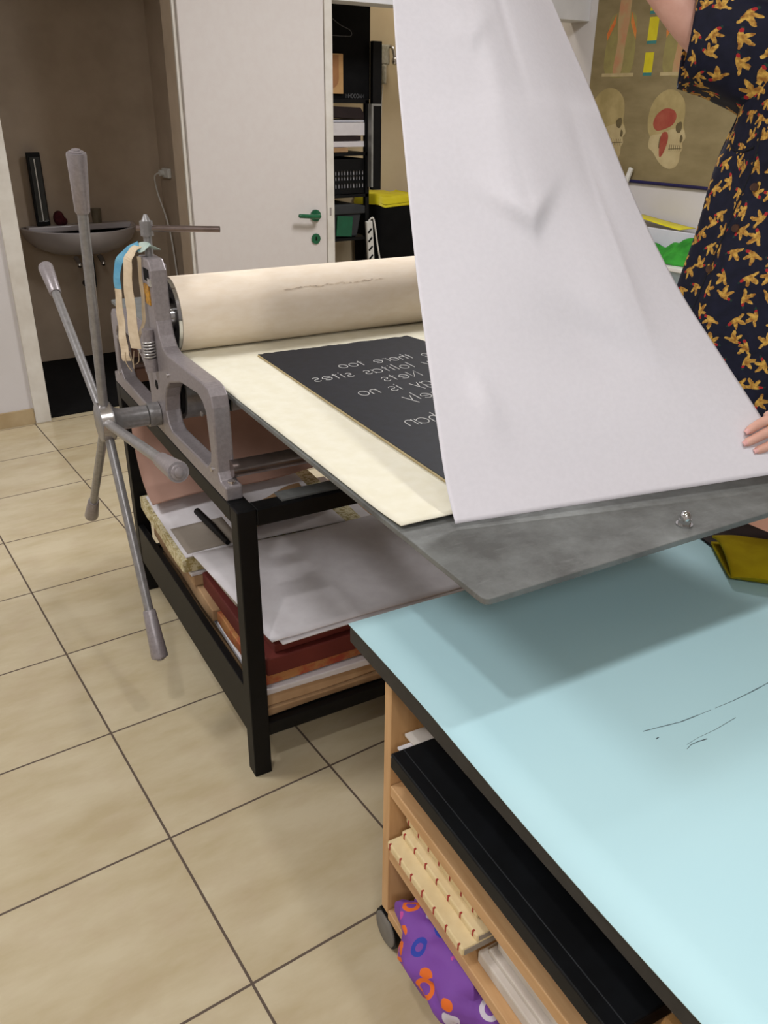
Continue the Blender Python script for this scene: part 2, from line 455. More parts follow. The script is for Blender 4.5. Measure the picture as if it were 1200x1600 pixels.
def interp(xs, ys, x):
    if x <= xs[0]: return ys[0]
    for i in range(len(xs)-1):
        if x <= xs[i+1]:
            return lerp(ys[i], ys[i+1], (x-xs[i])/(xs[i+1]-xs[i]))
    return ys[-1]

# ------------------------------------------------------------------ the room
YW = 4.69; XW = 4.813; CH = 3.1
struct('floor', MB().box((-2.6, -3.2, -0.1), (XW, 6.1, 0.0)), 'floor', org=(0, 0, 0))
struct('ceiling', MB().box((-2.6, -3.2, CH), (XW+0.1, 6.1, CH+0.1)), 'ceiling')
m = MB()
m.box((-2.6, YW, 0), (0.90, YW+0.14, CH))                       # left of the washroom opening
m.box((0.90, YW, 2.45), (1.88, YW+0.14, CH))                    # above the washroom opening
m.box((1.88, YW, 0), (2.79, YW+0.14, CH))                       # wall the closed door sits in
m.box((2.79, YW, 2.35), (XW, YW+0.14, CH))
struct('wall_back', m, 'wall')
struct('trim_1', MB().box((2.74, YW-0.035, 2.115), (XW, YW+0.14, 2.62)), 'lintel', label='white beam over the storage opening', bevel=0.004)
struct('wall_right', MB().box((XW, -3.2, 0), (XW+0.12, 6.1, CH)), 'wall')
struct('wall_left', MB().box((-2.72, -3.2, 0), (-2.6, 6.1, CH)), 'wall')
struct('wall_front', MB().box((-2.6, -3.32, 0), (XW, -3.2, CH)), 'wall')
# washroom shell
struct('wall_back_washroom', MB().box((0.5, 5.85, 0), (2.15, 5.95, CH)), 'bath_wall')
struct('wall_right_washroom', MB().box((2.15, YW+0.14, 0), (2.23, 5.95, CH)), 'bath_wall')
struct('wall_left_washroom', MB().box((0.42, YW+0.14, 0), (0.5, 5.95, CH)), 'bath_wall')
# storage shell
struct('wall_back_storage', MB().box((2.75, 5.9, 0), (XW, 6.0, CH)), 'store_wall')
struct('wall_left_storage', MB().box((2.67, YW+0.14, 0), (2.75, 6.0, CH)), 'store_wall')
# left jamb and skirting
struct('trim_2', MB().box((0.875, YW-0.02, 0), (0.957, YW+0.15, 2.5)), 'casing', label='worn white casing of the washroom opening', bevel=0.004)
struct('wall_reveal', MB().box((1.862, YW+0.004, 0), (1.8795, YW+0.14, 2.45)), 'bath_wall')
struct('trim_3', MB().box((1.862, YW-0.012, 0), (1.8815, YW+0.004, 2.5)), 'casing', label='narrow white casing beside the closed door', bevel=0.003)
struct('baseboard_back', MB().box((-2.6, YW-0.012, 0.0), (0.875, YW, 0.085)), 'skirt', bevel=0.002)
# the closed white door
d = struct('door_1', MB().box((1.882, YW-0.03, 0.01), (2.735, YW+0.012, 2.3)), 'door', bevel=0.003)
d['label'] = 'white door with a green lever handle'
struct('door_frame', MB().box((2.737, YW-0.04, 0.0), (2.787, YW+0.15, 2.3)), 'casing', d, bevel=0.003)
struct('strike_plate', MB().box((2.752, YW-0.0415, 0.985), (2.764, YW-0.0395, 1.03)), 'bright_steel', d)
h = MB(); yd = YW-0.03
h.tube([(2.655, yd, 0.99), (2.655, yd-0.012, 0.99)], 0.034, 24)
h.tube(smoothpath([(2.655, yd-0.008, 0.99), (2.655, yd-0.05, 0.99), (2.63, yd-0.062, 0.99), (2.52, yd-0.062, 1.0)], 5), [0.014]*6 + [0.0125]*10, 12)
h.ball((2.52, yd-0.062, 1.0), 0.0125, 10, 6)
struct('door_handle', h, 'green', d, smooth=True, label='green lever handle')
h = MB(); h.tube([(2.655, yd, 0.855), (2.655, yd-0.008, 0.855)], 0.03, 24)
k_ = struct('keyhole_cover', h, 'green', d, smooth=True, label='round green keyhole cover')
struct('keyhole', MB().box((2.651, yd-0.0095, 0.845), (2.659, yd-0.0075, 0.866)), 'black_matte', k_)

# ------------------------------------------------------------------ washroom contents
tag(MB().box((0.5, YW+0.03, 0.0), (2.15, 5.85, 0.012)).build('floor_mat', 'black_matte'), 'black mat covering the dark washroom floor', 'floor mat')
sk = thing('wash_basin', 'pale ceramic wall basin in the dark washroom', 'basin', (1.56, 5.85, 0.68))
def basin_ring(z, rx, ry, n=28, cy=5.85):
    return [(1.56 + rx*cos(pi + pi*k/n), cy + ry*sin(pi + pi*k/n), z) for k in range(n+1)]
m = MB()
out = [(0.70, 0.10, 0.10), (0.715, 0.20, 0.24), (0.75, 0.27, 0.33), (0.80, 0.315, 0.405), (0.85, 0.335, 0.435), (0.868, 0.338, 0.44), (0.874, 0.332, 0.433),
       (0.87, 0.31, 0.41), (0.82, 0.28, 0.36), (0.77, 0.2, 0.26), (0.75, 0.06, 0.12)]
rings = [basin_ring(z, rx*1.06, ry) for z, rx, ry in out]
m.ring_loft(rings, cap=True, closed=True)
m.build('bowl', 'ceramic', sk, smooth=True)
MB().box((1.235, 5.76, 0.845), (1.885, 5.85, 0.882)).build('back_ledge', 'ceramic', sk, bevel=0.008)
for x in (1.46, 1.61):
    b = MB(); b.tube([(x, 5.62, 0.70), (x, 5.58, 0.685), (x, 5.56, 0.67)], 0.016, 10); b.ball((x, 5.555, 0.668), 0.018, 10, 6)
    b.build('pipe_nut', 'chrome', sk, smooth=True)
b = MB(); b.tube(smoothpath([(1.56, 5.66, 0.70), (1.56, 5.66, 0.55), (1.56, 5.70, 0.50), (1.56, 5.85, 0.50)], 5), 0.022, 10)
b.build('drain_pipe', 'dark_plastic', sk, smooth=True)
lp = thing('light_panel', 'tall dark glossy panel standing on the basin ledge', 'panel', (1.335, 5.79, 0.885))
MB().box((1.295, 5.775, 0.885), (1.375, 5.80, 1.31)).build('panel_frame', 'black', lp, bevel=0.003)
MB().box((1.308, 5.772, 0.91), (1.368, 5.7755, 1.285)).build('glossy_face', 'glass_dark', lp)
MB().box((1.332, 5.7705, 0.915), (1.338, 5.7725, 1.275)).build('pale_stripe', 'white_plastic', lp)
b = MB(); b.ball((1.435, 5.79, 0.925), (0.035, 0.03, 0.045), 14, 9); b.ball((1.46, 5.79, 0.905), (0.026, 0.025, 0.025), 12, 8)
tag(b.build('sponge', 'maroon_cup', smooth=True), 'dark red sponge on the basin ledge', 'sponge')
b = MB(); b.tube([(1.675, 5.8, 0.882), (1.675, 5.8, 0.97)], [0.028, 0.032], 16)
tag(b.build('cup', 'frost', smooth=True), 'dim olive cup on the basin ledge behind the tall lever', 'cup')
so = thing('power_socket', 'white socket with plugged cable on washroom wall', 'socket', (2.15, 5.70, 1.17))
MB().box((2.125, 5.645, 1.145), (2.15, 5.755, 1.205)).build('socket_plate', 'white_plastic', so, bevel=0.006)
b = MB(); b.tube([(2.127, 5.73, 1.175), (2.10, 5.73, 1.175)], 0.02, 12); b.build('plug', 'white_plastic', so, smooth=True)
b = MB(); b.tube(smoothpath([(2.10, 5.73, 1.175), (2.085, 5.78, 1.15), (2.10, 5.80, 1.05), (2.12, 5.74, 0.9), (2.13, 5.70, 0.75), (2.135, 5.66, 0.45)], 8), 0.005, 8); b.build('cable', 'white_plastic', so, smooth=True)

# ------------------------------------------------------------------ storage room contents
YS = 5.25
rk = thing('storage_rack', 'black open storage rack filled with boxes and paper', 'rack', (3.1, YS, 0))
for z in (1.30, 1.035, 0.75, 0.40):
    MB().box((2.76, YS-0.02, z-0.02), (3.41, 5.75, z)).build('shelf', 'black', rk)
for x, y in ((3.385, YS-0.02), (3.385, 5.72)):
    MB().box((x, y, 0), (x+0.03, y+0.03, 1.62)).build('post', 'black', rk)
MB().box((2.76, 5.75, 0.02), (3.42, 5.77, 1.60)).build('back_panel', 'black_matte', rk)
MB().box((2.76, YS-0.02, 1.60), (3.415, 5.77, 1.625)).build('top_board', 'black', rk)
bp = thing('display_board', 'tall black board with faint grey lettering on rack', 'board', (3.08, YS+0.01, 1.625))
MB().box((2.76, YS, 1.625), (3.432, YS+0.02, 2.3)).build('board', 'black_matte', bp)
# worn capital lettering, only partly readable
GLY = {}
def seg_text(word, x, z, s, y, w=0.0024, gap=0.30):
    m = MB()
    for ch in word:
        wd_, lines = GLYPH[ch]
        for ln in lines:
            pts = [(x + a*s, z + b*s) for a, b in ln]
            ribbon(m, pts, w, lambda a, b, t_: (a, y - t_, b))
        x += (wd_ + gap)*s
    return m
def ribbon(m, pts, w, fn, t0=0.0, t1=0.0006):
    n = len(pts)
    L, R_ = [], []
    for i in range(n):
        a = pts[max(i-1, 0)]; b = pts[min(i+1, n-1)]
        dx, dy = b[0]-a[0], b[1]-a[1]; l = hypot(dx, dy) or 1
        nx, ny = -dy/l*w/2, dx/l*w/2
        L.append((pts[i][0]+nx, pts[i][1]+ny)); R_.append((pts[i][0]-nx, pts[i][1]-ny))
    for i in range(n-1):
        m.prism([L[i], L[i+1], R_[i+1], R_[i]], fn, t0, t1)
def arc(cx, cy, rx, ry, a0, a1, n=14):
    return [(cx + rx*cos(radians(lerp(a0, a1, i/n))), cy + ry*sin(radians(lerp(a0, a1, i/n)))) for i in range(n+1)]
GLYPH = {
 'o': (0.95, [arc(.47, .5, .47, .5, 0, 360, 20)]),
 'e': (0.95, [[(.05, .52), (.9, .52)], arc(.47, .5, .47, .5, 4, 320, 18)]),
 't': (0.5, [[(.25, 1.35), (.25, 0)], [(0, .98), (.52, .98)]]),
 'h': (0.75, [[(0, 1.6), (0, 0)], [(0, .6)] + arc(.37, .6, .36, .4, 180, 0, 10) + [(.73, 0)]]),
 'r': (0.5, [[(0, 1), (0, 0)], [(0, .55)] + arc(.3, .6, .3, .4, 180, 60, 8)]),
 'l': (0.2, [[(.1, 1.6), (.1, 0)]]),
 'i': (0.2, [[(.1, 1), (.1, 0)], [(.1, 1.3), (.1, 1.42)]]),
 'a': (0.95, [arc(.47, .5, .47, .5, 0, 360, 20), [(.94, 1), (.94, 0)]]),
 's': (0.65, [arc(.33, .74, .3, .26, 20, 250, 10) + arc(.33, .25, .32, .26, 80, -160, 10)]),
 'N': (1.0, [[(0, 0), (0, 1.5), (.95, 0), (.95, 1.5)]]),
 'g': (0.95, [arc(.47, .5, .47, .5, 0, 360, 20), [(.94, 1), (.94, -.3)] + arc(.5, -.3, .44, .35, 0, -150, 8)]),
 'y': (0.85, [[(0, 1), (.42, 0)], [(.85, 1), (.2, -.6)]]),
 'n': (0.75, [[(0, 1), (0, 0)], [(0, .6)] + arc(.37, .6, .36, .4, 180, 0, 10) + [(.73, 0)]]),
 ' ': (0.75, []),
 'M': (1.0, [[(0, 0), (0, 1.4), (.5, .5), (1, 1.4), (1, 0)]]),
 'H': (0.9, [[(0, 0), (0, 1.4)], [(.9, 0), (.9, 1.4)], [(0, .7), (.9, .7)]]),
 'O': (1.0, [arc(.5, .7, .5, .7, 0, 360, 16)]),
 'C': (0.9, [arc(.5, .7, .5, .7, 50, 310, 14)]),
 'A': (0.95, [[(0, 0), (.47, 1.4), (.95, 0)], [(.2, .5), (.75, .5)]]),
}
seg_text('NHOCOAN'.replace('N', 'M'), 3.245, 1.632, 0.017, YS-0.001, 0.004, 0.22).build('faded_lettering', 'grey_ink', bp)
pq = thing('plaque', 'tan wooden plaque with rounded inlay on black board', 'plaque', (3.14, YS-0.03, 1.655))
MB().box((3.02, YS-0.025, 1.655), (3.21, YS-0.003, 1.885)).build('plaque_board', 'tan_wood', pq, bevel=0.003)
poly = [(3.04, 1.875)] + [(3.175, 1.875)] + arc(3.10, 1.745, .075, .065, 0, -180, 14) + [(3.04, 1.745)]
MB().prism(poly, lambda a, b, t_: (a, YS-0.025-t_, b), 0.0, 0.003).build('inlay', 'tan_wood_dark', pq)
hg = MB(); hg.tube(smoothpath([(3.12, YS-0.012, 2.09), (3.2, YS-0.012, 2.045), (3.27, YS-0.012, 2.02), (3.28, YS-0.012, 1.99), (3.22, YS-0.012, 1.985), (3.1, YS-0.012, 1.985)], 6), 0.0025, 6)
tag(hg.build('wire_hanger', 'grey_ink', smooth=True), 'thin wire hanger hanging against the black board', 'hanger')
ub = thing('upright_board', 'narrow black upright panel with grey rail beside rack', 'panel', (3.47, YS-0.04, 1.06))
MB().box((3.418, YS-0.06, 1.06), (3.488, YS-0.021, 1.965)).build('panel', 'black', ub, bevel=0.003)
MB().box((3.398, YS-0.075, 1.08), (3.412, YS-0.03, 1.60)).build('rail', 'silver_rail', ub)
MB().box((3.415, YS-0.068, 1.585), (3.485, YS-0.058, 1.60)).build('rail_cap', 'silver_rail', ub)
def prism_xz(poly, y0, y1): return MB().prism(poly, lambda a, b, t_: (a, t_, b), y0, y1)
tag(prism_xz([(2.8, 1.535), (3.42, 1.50), (3.36, 1.575), (2.8, 1.592)], YS, YS+0.35).build('portfolio', 'dark_brown', bevel=0.004), 'dark brown leather portfolio topmost on the rack stack', 'portfolio')
tag(MB().box((2.8, YS, 1.487), (3.41, YS+0.35, 1.50)).build('paper_ream', 'clear_bin'), 'thin grey paper pile under the leather portfolio', 'paper', 'papers on the storage rack')
tag(MB().box((2.8, YS-0.01, 1.405), (3.385, YS+0.35, 1.484)).build('white_box', 'paper_white', bevel=0.003), 'flat white box in the middle of the rack stack', 'box')
tag(MB().box((2.8, YS+0.0, 1.372), (3.36, YS+0.35, 1.402)).build('wooden_board', 'dark_brown'), 'dark brown board below the flat white box', 'board')
tag(MB().box((2.8, YS+0.0, 1.335), (3.40, YS+0.35, 1.369)).build('paper_pile', 'paper_white'), 'white papers lying under the dark brown board', 'paper')
tag(MB().box((2.8, YS-0.012, 1.303), (3.25, YS+0.3, 1.332)).build('cardboard_folder', 'kraft'), 'tan cardboard folder lowest in the rack stack', 'folder')
cr = thing('plastic_crate', 'black slotted plastic crate on the rack', 'crate', (3.1, YS+0.15, 1.037))
CW = MB()                                                       # slotted front wall, real slots
xs = [2.78 + 0.024*i for i in range(26)]
def bars(z0, z1, keep): 
    for i, x in enumerate(xs):
        if keep(i): CW.box((x, YS-0.005, z0), (x+0.014, YS+0.003, z1))
CW.box((2.78, YS-0.005, 1.038), (3.40, YS+0.003, 1.075)); CW.box((2.78, YS-0.005, 1.105), (3.40, YS+0.003, 1.125))
CW.box((2.78, YS-0.005, 1.150), (3.40, YS+0.003, 1.158)); CW.box((2.78, YS-0.005, 1.185), (3.40, YS+0.003, 1.26))
bars(1.075, 1.105, lambda i: True); bars(1.125, 1.150, lambda i: True); bars(1.158, 1.185, lambda i: True)
CW.build('crate_front', 'black', cr)
cb_ = MB(); cb_.box((2.78, YS+0.003, 1.038), (3.40, YS+0.34, 1.045)); cb_.box((2.78, YS+0.33, 1.038), (3.40, YS+0.34, 1.26)); cb_.box((3.393, YS+0.003, 1.038), (3.40, YS+0.34, 1.26))
cb_.build('crate_shell', 'black', cr)
tag(MB().box((2.79, YS+0.006, 1.047), (3.385, YS+0.3, 1.19)).build('paper_bundle', 'paper_white'), 'white paper bundle inside the slotted black crate', 'paper')
bn = thing('storage_bin', 'dark grey lidded storage bin at the rack bottom', 'bin', (3.1, YS+0.15, 0.752))
prism_xz([(2.82, 0.752), (3.33, 0.752), (3.365, 0.905), (2.82, 0.905)], YS, YS+0.35).build('bin_body', 'dark_plastic', bn, bevel=0.01)
prism_xz([(2.80, 0.905), (3.395, 0.905), (3.40, 0.955), (3.30, 0.972), (2.9, 0.972), (2.80, 0.96)], YS-0.015, YS+0.36).build('bin_lid', 'dark_plastic', bn, bevel=0.008)
lc = MB(); R3 = Matrix.Rotation(radians(5), 3, 'Y')
lc.box((3.15, YS-0.022, 0.762), (3.275, YS-0.016, 0.895), rot=R3)
tag(lc.build('green_card', 'green'), 'green card leaning on the dark grey storage bin', 'card')
ps = thing('power_strip', 'white power strip hanging beside the black rack', 'power strip', (3.42, 5.21, 0.58))
Ry = Matrix.Rotation(radians(-4), 3, 'Y')
MB().box((3.378, 5.200, 0.56), (3.430, 5.229, 0.855), rot=Ry, about=(3.4, 5.21, 0.85)).build('strip_body', 'white_plastic', ps, bevel=0.008)
for k in range(4):
    zc = 0.79 - 0.06*k; Rs = Matrix.Rotation(radians(-45), 3, 'Y'); xo = 3.404 + 0.0042*k
    MB().box((xo-0.02, 5.197, zc-0.006), (xo+0.02, 5.2005, zc+0.006), rot=Rs).build('outlet', 'black_matte', ps)
b = MB(); b.tube(smoothpath([(3.40, 5.21, 0.855), (3.43, 5.20, 0.875), (3.445, 5.19, 0.80), (3.455, 5.18, 0.70), (3.48, 5.18, 0.58), (3.5, 5.18, 0.45)], 8), 0.006, 8); b.build('cord', 'white_plastic', ps, smooth=True)
sb = thing('sack_bin', 'black bin lined with a yellow bag in storage', 'bin', (3.85, 5.5, 0))
def rrect(x0, x1, y0, y1, z, n=5, r=0.06):
    out = []
    for cx, cy, a0 in ((x1-r, y1-r, 0), (x0+r, y1-r, 90), (x0+r, y0+r, 180), (x1-r, y0+r, 270)):
        out += [(cx + r*cos(radians(a0+90*i/n)), cy + r*sin(radians(a0+90*i/n)), z + 0.012*sin(7*(cx+i))) for i in range(n+1)]
    return out
m = MB(); m.ring_loft([rrect(3.69, 4.02, 5.5, 5.85, 0.0), rrect(3.67, 4.04, 5.48, 5.86, 0.5), rrect(3.66, 4.06, 5.47, 5.86, 0.935)]); m.build('bin_body', 'black_matte', sb, smooth=True)
m = MB(); m.ring_loft([rrect(3.655, 4.065, 5.465, 5.858, 0.915), rrect(3.665, 4.05, 5.48, 5.855, 0.965), rrect(3.68, 4.03, 5.5, 5.85, 0.985)]); m.build('bag_liner', 'yellow', sb, smooth=True)
bg = thing('hanging_bag', 'cloudy plastic bag hanging on the storage wall', 'bag', (3.94, 5.87, 1.7))
m = MB(); m.grid(lambda u, v: (3.885+0.13*u - 0.02*v*(u-.5), 5.87 - 0.02*sin(pi*u) + 0.006*sin(13*u+5*v), 1.99-0.13*v), 12, 10); m.build('bag_top', 'clear_bag', bg, smooth=True, solid=0.003)
m = MB(); m.grid(lambda u, v: (3.925+0.055*u, 5.865 - 0.025*sin(pi*u), 1.86-0.13*v), 8, 8); m.build('bag_pouch', 'clear_bag', bg, smooth=True, solid=0.003)
m = MB(); m.tube([(3.885, 5.86, 1.70), (3.885, 5.86, 2.01)], 0.005, 6); m.build('bag_rod', 'silver_rail', bg)
tp = MB(); tp.tube(smoothpath([(4.02, 5.9, 1.98), (4.02, 5.85, 1.975), (4.025, 5.83, 1.93), (4.03, 5.83, 1.89)], 5), 0.012, 10); tp.ball((4.03, 5.83, 1.885), (0.022, 0.02, 0.03), 12, 8)
tag(tp.build('wall_tap', 'bright_steel', smooth=True), 'small metal tap on the storage wall by bag', 'tap')
b = MB(); b.tube(smoothpath([(3.965, 5.89, 1.73), (3.96, 5.893, 1.6), (3.95, 5.893, 1.45), (3.90, 5.893, 1.3), (3.88, 5.893, 1.1), (3.87, 5.893, 0.95)], 8), 0.003, 6)
tag(b.build('wall_cable', 'white_plastic', smooth=True), 'thin white cable running down the storage wall', 'cable')

# ------------------------------------------------------------------ right wall: chart, hook, bins
ch = thing('anatomy_chart', 'aged brown anatomy wall chart with skulls and legs', 'chart', (XW-0.004, 3.9, 1.15))
Z0 = 1.155
MB().box((XW-0.004, 3.15, Z0), (XW-0.001, 4.588, 2.75)).build('chart_sheet', 'chart', ch)
m = MB(); m.tube([(XW-0.012, 3.12, Z0-0.006), (XW-0.012, 4.60, Z0-0.006)], 0.011, 10); m.build('bottom_rod', 'navy_rod', ch, smooth=True)
def flat(name, polys, mat, lvl):
    m = MB()
    for p in polys: m.prism(p, lambda a, b, t_: (XW-0.0042-t_, a, b), 0.0003*(lvl-1), 0.0003*lvl)
    return m.build(name, mat, ch)
def curve(pts, n=5):
    P = [Vector((p[0], p[1], 0)) for p in pts]; P = [P[-1]] + P + [P[0], P[1]]
    out = []
    for i in range(1, len(P)-2):
        p0, p1, p2, p3 = P[i-1], P[i], P[i+1], P[i+2]
        for k in range(n):
            u = k/n; q = 0.5*((2*p1)+(p2-p0)*u+(2*p0-5*p1+4*p2-p3)*u*u+(3*p1-p0-3*p2+p3)*u**3)
            out.append((q.x, q.y))
    return out
def skull(y0, z0, w, h_, musc):                     # unit skull, profile facing +s (towards smaller y)
    f = lambda pts: [(y0 - a*w, z0 + b*h_) for a, b in pts]
    cranium = curve([(.03, .55), (.04, .74), (.16, .90), (.38, .99), (.62, .97), (.80, .86), (.86, .70), (.86, .56), (.92, .46), (.84, .40), (.60, .40), (.36, .40), (.22, .36), (.10, .42)])
    face = curve([(.60, .50), (.84, .52), (.95, .41), (.90, .34), (.92, .26), (.88, .20), (.88, .10), (.80, .02), (.64, .0), (.44, .06), (.24, .20), (.12, .26), (.14, .40), (.36, .44)])
    flat('skull_drawing', [f(cranium)], 'bone', 1)
    flat('jaw_drawing', [f(face)], 'bone_pale', 2)
    eye = curve([(.70, .56), (.80, .60), (.84, .54), (.80, .46), (.72, .48)])
    nose = curve([(.84, .44), (.89, .40), (.87, .34), (.83, .36)])
    ear = curve([(.36, .38), (.40, .40), (.40, .28), (.36, .26)])
    flat('eye_socket', [f(eye)], 'shade_ink', 3); flat('nose_hollow', [f(nose)], 'shade_ink', 3); flat('ear_hollow', [f(ear)], 'shade_ink', 3)
    flat('tooth_pattern', [f([(.60, .255), (.90, .27), (.90, .262), (.60, .245)])] +
         [f([(.62+.045*k, .31), (.63+.045*k, .31), (.63+.045*k, .22), (.62+.045*k, .22)]) for k in range(6)], 'shade_ink', 3)
    if musc:
        flat('muscle_drawing', [f(curve([(.16, .56), (.22, .68), (.40, .76), (.60, .74), (.68, .66), (.62, .56), (.44, .50), (.26, .48)]))], 'red_ink', 4)
        flat('muscle_drawing', [f(curve([(.40, .44), (.52, .46), (.56, .36), (.50, .20), (.42, .14), (.38, .26)]))], 'red_ink', 4)
skull(4.05, 1.245, 0.34, 0.46, True)
skull(4.56, 1.265, 0.36, 0.45, False)
def leg_fig(yc, s, side):
    g = lambda pts: [(yc - a*s, 1.78 + b) for a, b in pts]
    flat('leg_outline', [g(curve([(-.13, .02), (-.14, .25), (-.10, .36), (.10, .36), (.14, .24), (.12, .02)]))], 'olive_ink', 1)
    flat('leg_bone', [g(curve([(-.05, .02), (-.035, .2), (-.055, .34), (-.03, .55), (.05, .55), (.06, .34), (.045, .2), (.03, .02)]))], 'flesh_ink', 2)
    flat('leg_muscle', [g([(-.075, .36), (-.155, .25), (-.145, .21), (-.075, .31)])], 'orange_ink', 3)
    flat('leg_muscle', [g([(.075, .37), (.14, .26), (.14, .21), (.075, .31)])], 'orange_ink', 3)
    flat('leg_base', [g([(-.16, .0), (.16, .0), (.16, .02), (-.16, .02)])], 'bone_pale', 4)
leg_fig(4.35, 0.85, 1); leg_fig(3.86, 0.85, -1)
for ya, yb, za, zb in ((4.135, 4.06, 1.98, 2.11), (4.14, 4.07, 2.145, 2.30), (4.135, 4.065, 1.80, 1.915)):
    flat('colour_strip', [[(ya, za), (yb, za), (yb, zb), (ya, zb)]], 'yellow_ink', 1)
    flat('strip_foot', [[(ya, za-0.018), (yb, za-0.018), (yb, za), (ya, za)]], 'teal_ink', 1)
tag(MB().box((XW-0.05, 4.10, 1.12), (XW-0.03, 4.13, 1.235), rot=Matrix.Rotation(radians(18), 3, 'X')).build('wall_hook', 'white_plastic', bevel=0.003), 'white stick hook on the wall under the chart corner', 'hook')
sh = thing('side_counter', 'white ledge with pale blue bins along right wall', 'counter', (4.6, 3.4, 0))
MB().box((4.40, 2.6, 0.7005), (XW-0.004, 4.2, 0.725)).build('counter_top', 'white_plastic', sh, bevel=0.004)
MB().box((4.45, 2.6, 0.0), (XW-0.006, 4.2, 0.70)).build('counter_body', 'pale_blue', sh)
m = MB(); m.ring_loft([[(4.42, 3.3, 0.727), (4.78, 3.3, 0.727), (4.78, 3.95, 0.727), (4.42, 3.95, 0.727)], [(4.40, 3.28, 0.90), (4.80, 3.28, 0.90), (4.80, 3.97, 0.90), (4.40, 3.97, 0.90)]], cap=False)
bx = thing('plastic_tub', 'cloudy plastic tub behind the green cloth', 'tub', (4.6, 3.6, 0.727))
MB().box((4.60, 3.33, 0.727), (4.615, 4.0, 0.905)).build('tub_front', 'clear_bin', bx, bevel=0.004)
MB().box((4.615, 3.33, 0.727), (4.79, 4.0, 0.74)).build('tub_base', 'clear_bin', bx)
m = MB(); m.grid(lambda u, v: (4.585 - 0.13*(1-v)**0.8 + 0.014*sin(9*u+3*v), 3.22+0.62*u, 0.728 + 0.155*v*(0.72+0.28*sin(6.5*u+0.6)) + 0.016*abs(sin(17*u+6*v))*v + 0.010*pnoise(Vector((9*u, 5*v, 1)))), 60, 24)
tag(m.build('green_cloth', 'green_cloth', smooth=True, solid=0.006), 'crumpled bright green cloth on the white ledge', 'cloth')
m = MB(); m.grid(lambda u, v: (4.62+0.16*v, 3.52+0.42*u, 0.912 + 0.055*(u**1.2)*(1-0.3*v)), 8, 4)
tag(m.build('yellow_paper', 'yellow', smooth=True, solid=0.004), 'folded yellow paper on top of the cloudy tub', 'paper')

# ------------------------------------------------------------------ etching press
pr = thing('etching_press', 'grey etching press with star wheel on black stand', 'press', (0.47, 0.55, 0), PRESS)
W = 0.95; D = 1.12
def part(name, mb, mat, parent=pr, label=None, **kw):
    o = mb.build(name, mat, parent, **kw)
    if label: o['label'] = label
    return o
st = MB(); s_ = 0.047
for x0 in (0, W-s_):
    part('top_rail', MB().box((x0, s_, 0.735), (x0+s_, D-s_, 0.78)), 'black', bevel=0.003)
part('top_rail', MB().box((s_, D-s_, 0.735), (W-s_, D, 0.778)), 'black', bevel=0.003)
stand = part('top_rail', MB().box((s_, 0, 0.735), (W-s_, s_, 0.778)), 'black', bevel=0.003)
for x0 in (0, W-s_):
    for y0 in (0, D-s_):
        part('leg', MB().box((x0, y0, 0), (x0+s_, y0+s_, 0.78)), 'black', bevel=0.003)
for a_, b_ in (((0.002, s_, 0.125), (0.022, D-s_, 0.268)), ((W-0.022, s_, 0.125), (W-0.002, D-s_, 0.268)), ((s_, 0.004, 0.12), (W-s_, 0.024, 0.160)), ((s_, D-0.024, 0.12), (W-s_, D-0.004, 0.160))):
    part('lower_rail', MB().box(a_, b_), 'black', bevel=0.002)
part('lower_shelf', MB().box((0.022, 0.02, 0.135), (W-0.022, D-0.02, 0.153)), 'black')

# side plate: outline and two windows, cut as strips
YC = 0.592
def plate_side(x0, x1):
    m = MB()
    fn = lambda a, b, t_: (t_, a, b)
    half = [(0.0, 1.250), (0.040, 1.250), (0.062, 1.225), (0.066, 1.10), (0.078, 1.065), (0.10, 1.040), (0.13, 1.030), (0.44, 1.030), (0.468, 1.018), (0.475, 0.99), (0.475, 0.835), (0.49, 0.815), (0.525, 0.815), (0.525, 0.78)]
    for sg in (1, -1):
        y = lambda a: YC + sg*a
        # column, arm, outer post, foot
        m.prism([(y(a), b) for a, b in [(0, 1.25), (0.040, 1.25), (0.062, 1.225), (0.066, 1.10), (0.078, 1.065), (0.10, 1.040), (0.135, 1.030), (0.135, 0.955), (0.10, 0.93), (0.078, 0.90), (0.070, 0.86), (0.085, 0.828), (0.11, 0.815), (0.11, 0.78), (0, 0.78)]], fn, x0, x1)
        m.prism([(y(a), b) for a, b in [(0.135, 1.030), (0.42, 1.034), (0.45, 1.030), (0.468, 1.015), (0.475, 0.99), (0.425, 0.965), (0.405, 0.985), (0.37, 0.995), (0.24, 0.985), (0.135, 0.955)]], fn, x0, x1)
        m.prism([(y(a), b) for a, b in [(0.475, 0.99), (0.478, 0.835), (0.49, 0.817), (0.525, 0.815), (0.525, 0.78), (0.40, 0.78), (0.40, 0.822), (0.43, 0.845), (0.437, 0.87), (0.425, 0.965)]], fn, x0, x1)
        m.prism([(y(a), b) for a, b in [(0.11, 0.815), (0.40, 0.822), (0.40, 0.78), (0.11, 0.78)]], fn, x0, x1)
    return m
def dress_plate(x0, x1, outer):
    o = part('side_plate', plate_side(x0, x1), 'grey_cast', label='grey cast side plate', bevel=0.004)
    for a, b in ((0.44, 0.83), (0.40, 0.955), (0.13, 0.975)):
        for sg in (1, -1):
            m_ = MB(); m_.tube([(outer, YC+sg*a, b), (outer + (-0.004 if outer < 0.4 else 0.004), YC+sg*a, b)], 0.006, 10)
            part('bolt', m_, 'bright_steel', o, smooth=True)
    for sg in (1, -1):
        m_ = MB(); m_.tube([(lerp(x0, x1, .5), YC+sg*0.508, 0.815), (lerp(x0, x1, .5), YC+sg*0.508, 0.823)], 0.009, 10)
        part('bolt', m_, 'bright_steel', o, smooth=True)
    return o
pl = dress_plate(0.0, 0.042, 0.0)
dress_plate(W-0.042, W, W)
